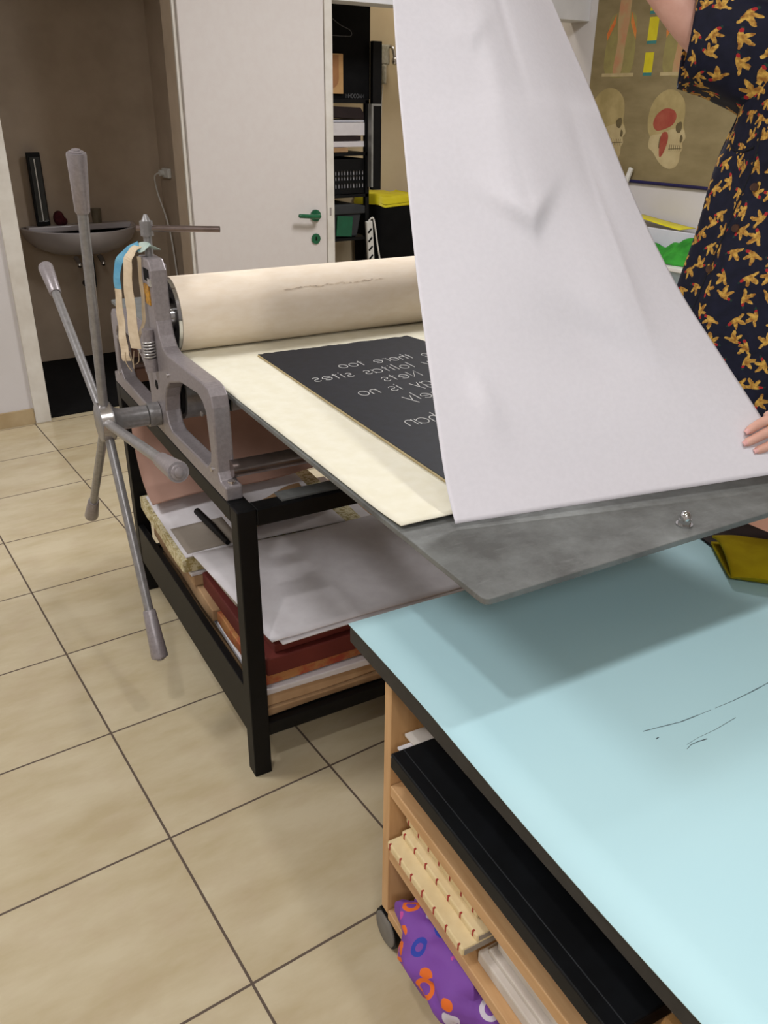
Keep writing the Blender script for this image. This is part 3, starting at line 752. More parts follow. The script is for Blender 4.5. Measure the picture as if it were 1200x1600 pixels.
part('bearing_block', MB().box((0.042, YC-0.03, 1.165), (0.052, YC+0.03, 1.235)), 'grey_cast', bevel=0.004)
# fittings on the outer face of the near plate
m = MB(); m.box((-0.003, YC-0.040, 1.135), (0.0005, YC+0.008, 1.185)); part('sticker', m, 'orange_label', pl, label='small orange striped sticker')
m = MB(); m.box((-0.0015, YC-0.045, 1.195), (0.0005, YC+0.0, 1.225)); part('slot', m, 'black_matte', pl)
m = MB(); m.box((-0.004, YC-0.060, 1.186), (0.001, YC-0.040, 1.205)); part('bright_plate', m, 'bright_steel', pl)
m = MB(); m.tube([(-0.012, YC-0.022, 0.96), (-0.012, YC-0.022, 0.995)], 0.017, 14); m.tube([(-0.012, YC-0.022, 1.04), (-0.012, YC-0.022, 1.072)], 0.016, 14)
m.tube([(-0.012, YC-0.022, 0.995), (-0.012, YC-0.022, 1.04)], 0.010, 10)
spg = part('spring_holder', m, 'grey_cast', label='grey capped spring holder', smooth=True)
m = MB()
m.tube([(-0.012+0.0155*cos(2*pi*6*i/120), YC-0.022+0.0155*sin(2*pi*6*i/120), 0.995+0.046*i/120) for i in range(121)], 0.0023, 6)
part('coil_spring', m, 'spring', spg, smooth=True)
m = MB(); m.tube([(-0.001, YC-0.005, 0.915), (0.001, YC-0.005, 0.915)], 0.013, 14); part('bolt_hole', m, 'black_matte', pl)
# pressure screws
for x in (0.021, W-0.021):
    m = MB(); m.tube([(x, YC+0.008, 1.24), (x, YC+0.008, 1.318)], 0.0105, 14)
    m.tube([(x, YC+0.008, 1.30), (x, YC+0.008, 1.336)], 0.0165, 16); m.tube([(x, YC+0.008, 1.336), (x, YC+0.008, 1.352)], [0.012, 0.004], 12)
    sc_ = part('pressure_screw', m, 'grey_bar', smooth=True)
    a = radians(-29.5) if x < 0.4 else radians(20)
    m = MB(); m.tube([(x-0.025*cos(a), YC+0.008-0.025*sin(a), 1.318), (x+0.185*cos(a), YC+0.008+0.185*sin(a), 1.318)], 0.0078, 12)
    part('screw_handle', m, 'steel_tube', sc_, smooth=True)
# rollers
ZB = 1.0; RU = 0.098
m = MB(); m.tube([(0.062, YC, ZB+RU), (W-0.062, YC, ZB+RU)], RU, 64)
ur = part('upper_roller', m, 'felt', label='cream felt covered upper roller', smooth=True)
m = MB(); m.tube([(0.052, YC, ZB+RU), (0.061, YC, ZB+RU)], RU*0.975, 48); m.tube([(0.042, YC, ZB+RU), (0.053, YC, ZB+RU)], 0.045, 32)
part('roller_end', m, 'chrome', ur, label='bright steel roller end', smooth=True)
m = MB()
rnd = random.Random(5)
for i in range(26):                                   # ink stains along the felt, thin patches on its curve
    x = 0.36 + 0.30*i/26 + rnd.uniform(-.004, .004); an0 = radians(146 - 3*i/26 + rnd.uniform(-1.2, 1.2)); ww = rnd.uniform(.004, .013); hh = radians(rnd.uniform(.6, 1.5))
    rr = RU+0.0006
    q = [(x-ww, an0-hh*.3), (x, an0-hh), (x+ww, an0-hh*.2), (x+ww*.7, an0+hh*.6), (x-ww*.8, an0+hh*.5)]
    m.add([(a_, YC+rr*cos(b_), ZB+RU+rr*sin(b_)) for a_, b_ in q], [(0, 1, 2, 3, 4)])
part('felt_stain', m, 'stain', ur)
m = MB(); m.tube([(0.058, YC, 0.893), (W-0.058, YC, 0.893)], 0.083, 48)
lr = part('lower_roller', m, 'grey_bar', label='grey steel lower roller', smooth=True)
m = MB(); m.tube([(0.046, YC, 0.893), (0.060, YC, 0.893)], 0.070, 40); part('roller_end', m, 'black', lr, smooth=True)
m = MB(); m.tube([(0.075, 0.30, 0.938), (0.105, 0.285, 0.936)], 0.019, 16); part('bed_stop', m, 'black', smooth=True)
m = MB(); m.tube([(0.03, 0.105, 0.842), (W-0.03, 0.105, 0.842)], 0.021, 24); part('tie_rod', m, 'steel_tube', smooth=True)
m = MB(); m.tube([(0.03, 1.08, 0.842), (W-0.03, 1.08, 0.842)], 0.021, 24); part('tie_rod', m, 'steel_tube', smooth=True)
m = MB(); m.box((0.115, 0.012, 0.779), (0.80, 0.058, 0.784)); part('flat_bar', m, 'bed', stand, label='flat grey steel bar on the front rail')
# bed
BX0, BX1, BY0, BY1 = 0.058, 0.892, -0.846, 1.32
m = MB(); r_ = 0.012
poly = []
for cx, cy, a0 in ((BX1-r_, BY1-r_, 0), (BX0+r_, BY1-r_, 90), (BX0+r_, BY0+r_, 180), (BX1-r_, BY0+r_, 270)):
    poly += [(cx + r_*cos(radians(a0+22.5*i)), cy + r_*sin(radians(a0+22.5*i))) for i in range(5)]
m.prism(poly, lambda a, b, t_: (a, b, t_), 0.9895, 1.0)
bed = part('bed', m, 'bed', label='mottled grey steel press bed', bevel=0.0015)
m = MB(); bx_, by_ = 0.478, -0.812
m.tube([(bx_, by_, 1.0), (bx_, by_, 1.003)], 0.0135, 20); m.tube([(bx_, by_, 1.003), (bx_, by_, 1.011)], 0.0108, 6); m.tube([(bx_, by_, 1.011), (bx_, by_, 1.018), (bx_, by_, 1.023), (bx_, by_, 1.025)], [0.009, 0.009, 0.006, 0.002], 16)
part('stop_nut', m, 'chrome', bed, label='domed steel stop nut', smooth=True)
# star wheel on the drive shaft
HX = -0.147; HZ = 0.832
m = MB()
m.tube([(-0.166, YC, HZ), (-0.164, YC, HZ), (-0.130, YC, HZ), (-0.128, YC, HZ)], [0.049, 0.052, 0.052, 0.049], 40)
m.tube([(-0.130, YC, HZ), (-0.118, YC, HZ), (-0.105, YC, HZ), (-0.035, YC, HZ)], [0.044, 0.034, 0.029, 0.028], 32)
m.tube([(-0.033, YC, HZ), (-0.002, YC, HZ)], 0.033, 32)
hub = part('star_wheel', m, 'grey_bar', label='grey hub of the star wheel', smooth=True)
m = MB(); m.tube([(-0.1625, YC, HZ), (-0.1335, YC, HZ)], 0.0525, 40); part('hub_rim', m, 'bright_steel', hub, label='bright turned hub rim', smooth=True)
SP_ANG = (98.8, 26.5, 170.5, -117.8, -45.5)
SP_R = (0.678, 0.69, 0.70, 0.652, 0.69)
for an, rl in zip(SP_ANG, SP_R):
    dy, dz = cos(radians(an)), sin(radians(an))
    P = lambda r: (HX, YC+dy*r, HZ+dz*r)
    m = MB(); m.tube([P(0.047), P(rl-0.10)], 0.0125, 16); spk = part('spoke', m, 'grey_bar', hub, smooth=True)
    m = MB(); m.tube([P(rl-0.132), P(rl-0.128), P(rl-0.006), P(rl)], [0.0150, 0.0172, 0.0225, 0.0215], 24)
    m.tube([P(rl), P(rl+0.003), P(rl+0.004)], [0.0165, 0.0165, 0.014], 20); m.tube([P(rl+0.002), P(rl+0.007), P(rl+0.009)], [0.011, 0.010, 0.004], 16)
    part('grip', m, 'grey_cast', hub, label='tapered grey grip', smooth=True)

# masking tape strips hung over the screw
mt = thing('tape_strips', 'used masking tape strips hung over the press upright', 'tape', (-0.05, YC+0.03, 1.0), PRESS)
def strap(pts, w, mat, name, wob=0.0012):
    P = smoothpath(pts, 6); m = MB(); n = len(P)
    vs = []
    for i, p in enumerate(P):
        d_ = (P[min(i+1, n-1)] - P[max(i-1, 0)]).normalized()
        # strip width lies roughly across, along y with a little x
        a = Vector((0.55, -0.83, 0.0)); a = (a - d_*a.dot(d_)).normalized()
        ww = w if not isinstance(w, tuple) else lerp(w[0], w[1], i/(n-1))
        vs += [p - a*ww/2 + Vector((wob*sin(i*1.1), 0, 0)), p + a*ww/2 + Vector((wob*sin(i*1.1+1.0), 0, 0))]
    m.add(vs, [(2*i, 2*i+1, 2*i+3, 2*i+2) for i in range(n-1)])
    return part(name, m, mat, mt, solid=0.0012)
strap([(0.036, 0.578, 1.268), (0.018, 0.575, 1.278), (-0.005, 0.60, 1.272)], 0.026, 'tape_pale', 'tape_strip')
strap([(-0.004, 0.60, 1.277), (-0.030, 0.625, 1.258), (-0.052, 0.645, 1.225), (-0.058, 0.65, 1.165)], (0.026, 0.022), 'tape_blue', 'tape_strip')
strap([(-0.058, 0.65, 1.165), (-0.060, 0.65, 1.08), (-0.062, 0.645, 1.015), (-0.060, 0.64, 0.975)], (0.022, 0.03), 'tape_cream', 'tape_strip')
strap([(0.0, 0.60, 1.279), (-0.022, 0.605, 1.262), (-0.036, 0.61, 1.225), (-0.040, 0.61, 1.12), (-0.040, 0.605, 1.015)], (0.02, 0.036), 'tape_cream', 'tape_strip')
strap([(-0.006, 0.605, 1.25), (-0.008, 0.60, 1.16), (-0.012, 0.60, 1.09), (-0.03, 0.61, 1.04)], (0.012, 0.010), 'tape_cream', 'tape_strip')
for k in range(4):
    b = MB(); x = -0.062+0.012*k
    b.tube(smoothpath([(x, 0.64, 1.0), (x+0.006*sin(k*2), 0.642, 0.97), (x+0.012*cos(k), 0.64, 0.945+0.006*k)], 4), 0.0013, 5)
    part('loose_thread', b, 'tape_cream', mt)

# ------------------------------------------------------------------ on the bed
def sheet_poly(name, poly, z0, th, mat, frame, label, cat, group=None, wavy=0.0):
    m = MB()
    m.prism(poly, lambda a, b, t_: (a, b, t_ + (wavy*sin(9*a+5*b) if wavy else 0)), z0, z0+th)
    return tag(m.build(name, mat, frame=frame), label, cat, group)
# backing sheet with a curling near edge
def backing(u, v):
    x = 0.0625 + 0.806*u; y = -0.612 + 1.20*v
    y += -0.006*sin(6*x) - 0.018*(u-0.2)*(1-v)
    cur = max(0.0, 1 - v/0.10)
    return (x, y, 1.0025 + 0.006*cur*cur*(0.5+0.5*sin(4*u+1)) + 0.0008*sin(11*u+7*v))
m = MB(); m.grid(backing, 40, 60)
tag(m.build('backing_sheet', 'cream_paper', frame=PRESS, smooth=True, solid=0.0018), 'large cream backing sheet lying on the press bed', 'paper')
pt = thing('printing_plate', 'inked black printing plate with mirrored handwriting on press bed', 'printing plate', (0.47, -0.03, 1.004), PRESS)
rnd = random.Random(2)
poly = [(0.225, -0.50), (0.70, -0.50), (0.703, 0.352)]
n = 46
for i in range(n+1):
    u = i/n; poly.append((0.69 - u*(0.69-0.236), 0.419 + 0.010*u + rnd.uniform(-0.0035, 0.0035)))
m = MB(); m.prism(poly, lambda a, b, t_: (a, b, t_), 1.0045, 1.0085)
part('plate_face', m, 'plate', pt)
m = MB(); m.prism([(0.2215, -0.50), (0.225, -0.50), (0.236, 0.425), (0.2325, 0.425)], lambda a, b, t_: (a, b, t_), 1.0042, 1.0075)
part('plate_edge', m, 'bone_pale', pt, label='pale worn plate edge')
def mirrored(line, x, y, s, gap=0.28, slope=0.0):
    for k_, w_ in enumerate(line.split(' ')):
        x = mirrored_word(w_, x, y, s, gap) - (GLYPH[' '][0] + gap)*s*0.82
def mirrored_word(word, x, y, s, gap, slope=0.0):
    x0 = x; txt = MB()
    for ch in word:
        wd_, lines = GLYPH[ch]
        for ln in lines:
            pts = [(x - a*s*0.82, y + b*s - 0.06*a*s + slope*(x0-x)) for a, b in ln]
            ribbon(txt, pts, 0.0019, lambda a, b, t_: (a, b, 1.0085 + t_), 0.0, 0.0006)
        x -= (wd_ + gap)*s*0.82
    part('handwritten_word', txt, 'white_ink', pt, label='scratched white mirrored word')
    return x
mirrored('there too', 0.588, 0.212, 0.0290)
mirrored('e', 0.640, 0.208, 0.0290)
mirrored('y', 0.600, 0.140, 0.0290)
mirrored('lolitas sites', 0.546, 0.138, 0.0300, 0.33)
mirrored('Nets', 0.523, 0.066, 0.0310, 0.33)
mirrored('ogy is no', 0.541, -0.006, 0.0310, 0.26)
mirrored('sely', 0.484, -0.086, 0.0320, 0.30)
mirrored('than', 0.412, -0.226, 0.0330, 0.26)

# the print being lifted off: a big white sheet rising from the bed's near end to the raised hand
SL = [(0.772, 0.926, 1.0075), (0.781, 0.966, 1.062), (0.797, 1.017, 1.146), (0.819, 1.085, 1.265), (0.843, 1.153, 1.385), (0.877, 1.237, 1.546), (0.902, 1.295, 1.65), (0.932, 1.356, 1.766), (0.961, 1.418, 1.884), (0.985, 1.46, 1.97)]
SR = [(1.403, 0.740, 1.021), (1.406, 0.833, 1.104), (1.402, 0.941, 1.2), (1.399, 1.047, 1.296), (1.402, 1.168, 1.424), (1.414, 1.297, 1.576), (1.437, 1.363, 1.634), (1.442, 1.51, 1.809), (1.456, 1.637, 1.96), (1.462, 1.70, 2.03)]
def arcpath(pts):
    P = smoothpath(pts, 10); L = [0.0]
    for i in range(1, len(P)): L.append(L[-1] + (P[i]-P[i-1]).length)
    return P, [l/L[-1] for l in L]
PL, LL = arcpath(SL); PR, LR = arcpath(SR)
def onpath(P, L, t_):
    for i in range(len(L)-1):
        if t_ <= L[i+1]:
            return P[i].lerp(P[i+1], (t_-L[i])/max(1e-9, L[i+1]-L[i]))
    return P[-1]
NRM = Vector((-0.42, -0.72, 0.52)).normalized()
def bumpat(u, v, uc, vc, su, sv, ang=0.0):
    a = (u-uc)*cos(ang) + (v-vc)*sin(ang); b = -(u-uc)*sin(ang) + (v-vc)*cos(ang)
    return math.exp(-(a/su)**2 - (b/sv)**2)
def lifted(u, v):
    a = onpath(PL, LL, v); b = onpath(PR, LR, v)
    p = a.lerp(b, u)
    env = sin(pi*u)
    amt = 0.045*env*sin(pi*min(1, v*1.0))**1.0                    # gentle belly
    amt += 0.075*env*max(0, v-0.45)                              # rolls towards the top
    vc_ = 0.415 + 0.35*abs(u-0.44)                                # sharp dent where the held paper buckles
    amt += 0.026*math.exp(-((u-0.43)/0.13)**2) * (math.exp(-(v-vc_)/0.11) if v > vc_ else math.exp(-((v-vc_)/0.022)**2))
    vd_ = 0.70 + 0.25*abs(u-0.34)
    amt += 0.010*math.exp(-((u-0.34)/0.10)**2) * (math.exp(-(v-vd_)/0.07) if v > vd_ else math.exp(-((v-vd_)/0.02)**2))
    rl = 0.80 - 0.22*(0.46-v)                                     # ridge running down to the right
    amt += 0.016*max(0.0, 1-abs(u-rl)/0.13)**1.5 * math.exp(-((v-0.36)/0.13)**2)
    amt -= 0.012*bumpat(u, v, 0.56, 0.235, 0.16, 0.035, -0.3)
    amt += -0.012*bumpat(u, v, 0.80, 0.45, 0.07, 0.14) + 0.010*bumpat(u, v, 0.66, 0.30, 0.10, 0.10)
    amt += -0.012*bumpat(u, v, 0.50, 0.20, 0.22, 0.06, -0.2) + 0.008*bumpat(u, v, 0.15, 0.16, 0.03, 0.05, 0.7)
    amt += 0.008*bumpat(u, v, 0.42, 0.66, 0.06, 0.10) - 0.006*bumpat(u, v, 0.55, 0.75, 0.03, 0.12)
    q = p + NRM*amt*1.0
    if v < 0.12:                                                # near edge touches at the left, floats a little further right
        q.z += 0.0
    return q
m = MB(); m.grid(lifted, 90, 150)
tag(m.build('print_paper', 'paper', smooth=True, solid=0.001), 'large white print paper being lifted off the black plate', 'paper')

# ------------------------------------------------------------------ things on the stand's lower shelf
def slab(name, x0, x1, y0, y1, z0, z1, mat, label, cat, rot=0.0, bev=0.003, wave=0.0, group=None):
    m = MB()
    nx, ny = 18, 14
    c = Vector(((x0+x1)/2, (y0+y1)/2, 0))
    R = Matrix.Rotation(radians(rot), 3, 'Z')
    def pt_(u, v, z):
        p = c + R @ (Vector((lerp(x0, x1, u), lerp(y0, y1, v), 0)) - c)
        w = wave*(sin(7.1*u+3*z*40)*0.5 + sin(11*v+2*z*31)*0.5)
        p.x += w*0.6*(1 if u in (0, 1) else 0); p.y += w*(1 if v in (0, 1) else 0); p.z = z + w*0.4
        return p
    top = [pt_(i/nx, j/ny, z1) for j in range(ny+1) for i in range(nx+1)]
    bot = [pt_(i/nx, j/ny, z0) for j in range(ny+1) for i in range(nx+1)]
    o = len(top); w_ = nx+1; fs = []
    for j in range(ny):
        for i in range(nx):
            a = j*w_+i; fs.append((a, a+1, a+w_+1, a+w_)); fs.append((o+a, o+a+w_, o+a+w_+1, o+a+1))
    for i in range(nx):
        fs.append((i, o+i, o+i+1, i+1)); a = ny*w_+i; fs.append((a, a+1, o+a+1, o+a))
    for j in range(ny):
        a = j*w_; fs.append((a, a+w_, o+a+w_, o+a)); a = j*w_+nx; fs.append((a, o+a, o+a+w_, a+w_))
    m.add(top+bot, fs)
    return tag(m.build(name, mat, frame=PRESS, bevel=bev), label, cat, group)
slab('kraft_folder', 0.058, 0.86, 0.035, 1.00, 0.156, 0.182, 'kraft', 'crumpled brown kraft folder, lowest on the press shelf', 'folder', wave=0.005)
slab('kraft_folder', 0.062, 0.85, 0.045, 1.01, 0.185, 0.215, 'kraft', 'brown kraft wrapped pack just above the lowest one', 'folder', wave=0.007)
slab('paper_stack', 0.055, 0.80, 0.030, 1.00, 0.219, 0.240, 'paper_white', 'white paper sheets between kraft pack and marbled folder', 'paper', rot=-1, wave=0.003)
slab('marbled_folder', 0.052, 0.84, 0.048, 0.395, 0.246, 0.278, 'marbled', 'orange brown marbled folder under the maroon one', 'folder', wave=0.004)
slab('maroon_portfolio', 0.060, 0.85, 0.030, 0.535, 0.286, 0.338, 'maroon', 'thick maroon portfolio on the press shelf', 'portfolio', bev=0.004)
slab('maroon_folder', 0.085, 0.86, 0.050, 0.53, 0.342, 0.366, 'maroon', 'thin maroon folder right under the white sheets', 'folder', rot=1.0)
slab('board_offcut', 0.062, 0.30, 0.26, 0.54, 0.370, 0.378, 'tan_print', 'grey board sticking out beneath the white sheets', 'board', rot=2.0, bev=0.001)
def wsheet(u, v):
    x = lerp(0.075, 0.78, u) + (-0.04*v); y = lerp(0.022, 0.535, v) - 0.0*u
    z = 0.392 + 0.010*(1-u)*(v) + 0.004*sin(5*u+2*v)
    if u < 0.08 and v < 0.05: z += 0.003
    return (x, y, z)
m = MB(); m.grid(wsheet, 24, 20)
tag(m.build('white_sheet', 'paper_white', frame=PRESS, smooth=True, solid=0.004), 'big clean white sheet topmost on the press shelf', 'paper')
m = MB(); m.grid(lambda u, v: (lerp(0.10, 0.81, u)-0.03*v, lerp(0.013, 0.52, v), 0.384+0.003*sin(4*u+3*v)), 20, 16)
tag(m.build('white_sheet', 'paper_white', frame=PRESS, smooth=True, solid=0.003), 'white sheet peeking out under the big clean one', 'paper')
# rear pile: white album with stained edges and a mounted taupe print
slab('kraft_folder', 0.042, 0.80, 0.402, 1.02, 0.245, 0.283, 'kraft', 'torn brown kraft folder under the stained cream block', 'folder', wave=0.006)
slab('kraft_folder', 0.036, 0.80, 0.55, 1.02, 0.288, 0.318, 'kraft', 'creased kraft folder just below the thin white papers', 'folder', wave=0.005)
slab('paper_stack', 0.028, 0.70, 0.545, 1.02, 0.3215, 0.334, 'paper_white', 'thin white papers under the stained cream block', 'paper', wave=0.003)
slab('sketch_album', 0.012, 0.62, 0.545, 1.055, 0.337, 0.381, 'stained', 'stained cream paper block at the back of press shelf', 'paper', rot=-1.0, wave=0.004, bev=0.002)
tp_ = thing('mounted_print', 'white mounted print with taupe rectangle at shelf back', 'print', (0.2, 0.75, 0.386), PRESS)
m = MB(); m.grid(lambda u, v: (lerp(0.020, 0.55, u), lerp(0.550, 0.985, v), 0.390 + 0.020*v*v + 0.004*sin(4*u)), 16, 14); part('mount', m, 'paper_white', tp_, solid=0.003, smooth=True)
m = MB(); m.grid(lambda u, v: (lerp(0.03, 0.20, u), lerp(0.565, 0.74, v), 0.3925 + 0.020*((lerp(0.57, 0.74, v)-0.555)/0.43)**2 + 0.004*sin(4*(lerp(0.02, 0.20, u)-0.006)/0.544)), 8, 8); part('taupe_print', m, 'tan_print', tp_, solid=0.001, smooth=True)
slab('kraft_wrapping', 0.22, 0.52, 0.60, 0.76, 0.418, 0.432, 'kraft', 'crumpled kraft wrapping on the mounted print behind front rail', 'paper', rot=14, bev=0.002, wave=0.02)
b = MB(); b.tube([(0.125, 0.755, 0.432), (0.135, 0.64, 0.428), (0.142, 0.52, 0.425)], [0.011, 0.012, 0.008], 12)
tag(b.build('scraper', 'black', frame=PRESS, smooth=True), 'black tool lying on the mounted print', 'tool')
# brown felt hanging behind
prof = smoothpath([(1.065, 0.965), (1.075, 0.86), (1.075, 0.70), (1.06, 0.58), (1.00, 0.49), (0.93, 0.452), (0.85, 0.440)], 6)
m = MB()
np_ = len(prof)-1
def felt_fn(u, v):
    a, b_ = prof[int(round(v*np_))][0], prof[int(round(v*np_))][1]
    return (lerp(0.03 - 0.02*v, 0.80, u), a + 0.05*u*v, b_ + 0.006*sin(9*u))
prof = [Vector((p[0], p[1], 0)) for p in prof]
m.grid(felt_fn, 20, np_)
tag(m.build('felt_blanket', 'brown_felt', frame=PRESS, smooth=True, solid=0.004), 'brown pink felt blanket draped behind the press rollers', 'blanket')

# ------------------------------------------------------------------ the work table
tb = thing('work_table', 'pine shelf table with pale blue top and black edge', 'table', (0.5, -0.6, 0), TABLE)
def tpart(name, mb, mat, label=None, parent=None, **kw):
    o = mb.build(name, mat, parent or tb, **kw)
    if label: o['label'] = label
    return o
TXW = 1.07; TYB = -1.75
tpart('table_top', MB().box((0.0, TYB, 0.712), (TXW, 0.0, 0.7485)), 'black_edge', 'black edged table top', bevel=0.001)
m = MB()
def cover(u, v):
    x = lerp(-0.002, TXW, u); y = lerp(0.003, TYB, v)
    if u == 0: x += 0.002*sin(14*v) - 0.004*max(0, sin(6*v-1))
    return (x, y, 0.7495 + 0.0006*sin(15*u+9*v) )
m.grid(cover, 16, 48)
cv = tpart('blue_cover', m, 'blue_top', 'pale blue paper table cover', smooth=True, solid=0.0016)
def stroke(pts, w):
    sc_m = MB()
    for i in range(len(pts)-1):
        ribbon(sc_m, [pts[i], pts[i+1]], w*(0.5+0.5*((i*7) % 3)/2), lambda a, b, t_: (a, b, 0.7502+t_), 0.0, 0.0008)
    tpart('scuff_mark', sc_m, 'pencil', parent=cv)
stroke([(0.268, -0.471), (0.30, -0.476), (0.335, -0.482), (0.371, -0.483), (0.40, -0.4835)], 0.0016)
stroke([(0.41, -0.4835), (0.45, -0.484), (0.49, -0.482), (0.519, -0.480), (0.54, -0.478)], 0.0013)
stroke([(0.298, -0.531), (0.31, -0.527), (0.325, -0.527), (0.342, -0.529)], 0.0018)
stroke([(0.305, -0.524), (0.33, -0.521), (0.37, -0.520), (0.42, -0.515)], 0.0009)
stroke([(0.273, -0.493), (0.279, -0.492)], 0.003)
tpart('end_panel', MB().box((0.020, -0.125, 0.105), (TXW-0.03, -0.100, 0.712)), 'wood_up', bevel=0.0015)
tpart('end_panel', MB().box((0.020, TYB+0.10, 0.105), (TXW-0.03, TYB+0.125, 0.712)), 'wood_up', bevel=0.0015)
for z0, z1 in ((0.430, 0.456), (0.262, 0.288), (0.092, 0.116)):
    tpart('shelf', MB().box((0.0205, TYB+0.125, z0), (TXW-0.03, -0.1255, z1)), 'wood', bevel=0.002)
tpart('back_panel', MB().box((TXW-0.045, TYB+0.125, 0.117), (TXW-0.032, -0.126, 0.710)), 'wood_up')
for (x, y) in ((0.032, -0.112), (TXW-0.08, -0.12), (0.032, TYB+0.16), (TXW-0.08, TYB+0.16)):
    m = MB(); m.tube([(x-0.012, y, 0.043), (x-0.010, y, 0.043), (x+0.009, y, 0.043), (x+0.012, y, 0.043)], [0.034, 0.038, 0.038, 0.034], 28)
    cs = tpart('caster', m, 'caster', smooth=True)
    m = MB(); m.tube([(x-0.007, y, 0.043), (x+0.007, y, 0.043)], 0.043, 28); m.build('tyre', 'black', cs, smooth=True)
    m = MB(); m.box((x+0.013, y-0.02, 0.04), (x+0.018, y+0.02, 0.092)); m.box((x-0.012, y-0.02, 0.0885), (x+0.018, y+0.02, 0.0918))
    m.build('caster_fork', 'black', cs)

def tslab(name, a, b, mat, label, cat, group=None, bev=0.002, rot=None):
    return tag(MB().box(a, b, rot=rot).build(name, mat, frame=TABLE, bevel=bev), label, cat, group)
# upper shelf: papers and the long black portfolio that sticks out
tslab('white_card', (0.16, -0.80, 0.457), (0.60, -0.200, 0.512), 'white_board', 'white card pile deep on the pine table upper shelf', 'card')
tslab('white_card', (0.15, -0.78, 0.5125), (0.60, -0.200, 0.5705), 'white_board', 'white card pile right below the black portfolio', 'card')
bf = thing('black_portfolio', 'long black portfolio sticking out of the table shelf', 'portfolio', (0.2, -0.5, 0.571), TABLE)
m = MB(); m.box((-0.018, -0.745, 0.5715), (0.60, -0.192, 0.604)); m.build('portfolio_cover', 'black_folder', bf, bevel=0.003)
MB().box((0.006, -0.744, 0.6035), (0.0075, -0.193, 0.6046)).build('spine_crease', 'dark_plastic', bf)
tslab('white_envelope', (-0.012, -0.1915, 0.583), (0.30, -0.182, 0.5865), 'paper_white', 'lower white envelope end poking out past black portfolio', 'envelope', bev=0.0005)
tslab('white_envelope', (0.006, -0.1915, 0.590), (0.30, -0.174, 0.594), 'paper_white', 'middle white envelope end poking out past black portfolio', 'envelope', bev=0.0005)
tslab('white_envelope', (0.030, -0.1915, 0.597), (0.30, -0.158, 0.602), 'white_board', 'upper whitish envelope poking furthest past black portfolio', 'envelope', bev=0.0005)
for k in range(2):
    tslab('cardboard_roll', (0.010+0.02*k, -1.30, 0.572+0.035*k), (0.55, -0.756-0.012*k, 0.602+0.035*k), 'wood_dark', ['lower brown board behind the black portfolio', 'upper brown board behind the black portfolio'][k], 'board', bev=0.008)
# second shelf: cream canvases with red fold marks, white boards
def canvas_thing(x0, y0, y1, z0, z1, label, x1=0.55):
    o = thing('canvas_panel', label, 'canvas', ((x0+x1)/2, (y0+y1)/2, z0), TABLE, None)
    MB().box((x0, y0, z0), (x1, y1, z1)).build('canvas', 'cream_board', o, bevel=0.003)
    n_ = 7
    for i in range(n_):
        y = lerp(y0+0.012, y1-0.01, i/(n_-1))
        MB().box((x0-0.0008, y-0.0016, z0+0.003), (x0+0.0035, y+0.0016, z1+0.0004)).build('fold_mark', 'red_dot', o)
    MB().box((x0+0.004, y0-0.0012, z0+0.003), (x1, y0-0.0002, z1-0.003)).build('grey_end', 'tan_print', o)
    return o
canvas_thing(0.000, -0.414, -0.155, 0.334, 0.352, 'lowest cream canvas jutting furthest from the table middle shelf')
canvas_thing(0.028, -0.414, -0.160, 0.3525, 0.368, 'middle cream canvas stepped back on the lowest one')
canvas_thing(0.046, -0.386, -0.145, 0.3685, 0.383, 'topmost cream canvas under the pine shelf edge')
tslab('board_block', (0.10, -0.400, 0.2885), (0.55, -0.160, 0.3335), 'white_board', 'board pile hidden under the cream canvases', 'board')
tslab('white_board', (0.040, -0.95, 0.2885), (0.50, -0.405, 0.315), 'white_board', 'thick whitish board lowest beside the cream canvases', 'board', bev=0.003)
tslab('white_board', (0.052, -0.95, 0.3155), (0.50, -0.418, 0.327), 'white_board', 'thin whitish board on the thick whitish one', 'board', bev=0.002)
tslab('white_board', (0.064, -0.95, 0.3275), (0.50, -0.425, 0.345), 'white_board', 'topmost whitish board beside the cream canvases', 'board', bev=0.003)
# bottom shelf: purple bag
bgm = MB()
def bagfn(u, v):
    th = 2*pi*u; ph = pi*v
    r = 1.0 + 0.13*abs(sin(4*th+5*v)) * sin(ph) - 0.07 + 0.10*sin(11*th-4*v)*sin(ph)*0.5 + 0.16*pnoise(Vector((3*cos(th)*sin(ph), 3*sin(th)*sin(ph), 3*cos(ph))))
    x = 0.060 + 0.095*r*sin(ph)*cos(th); y = -0.325 + 0.150*r*sin(ph)*sin(th); z = min(0.258, 0.118 + 0.070*(1+cos(ph)*r))
    return (x, y, max(0.1175, z))
bgm.grid(bagfn, 48, 28, wrap=True)
tag(bgm.build('cloth_bag', 'purple', frame=TABLE, smooth=True), 'purple cloth bag with orange rings on table bottom shelf', 'bag')

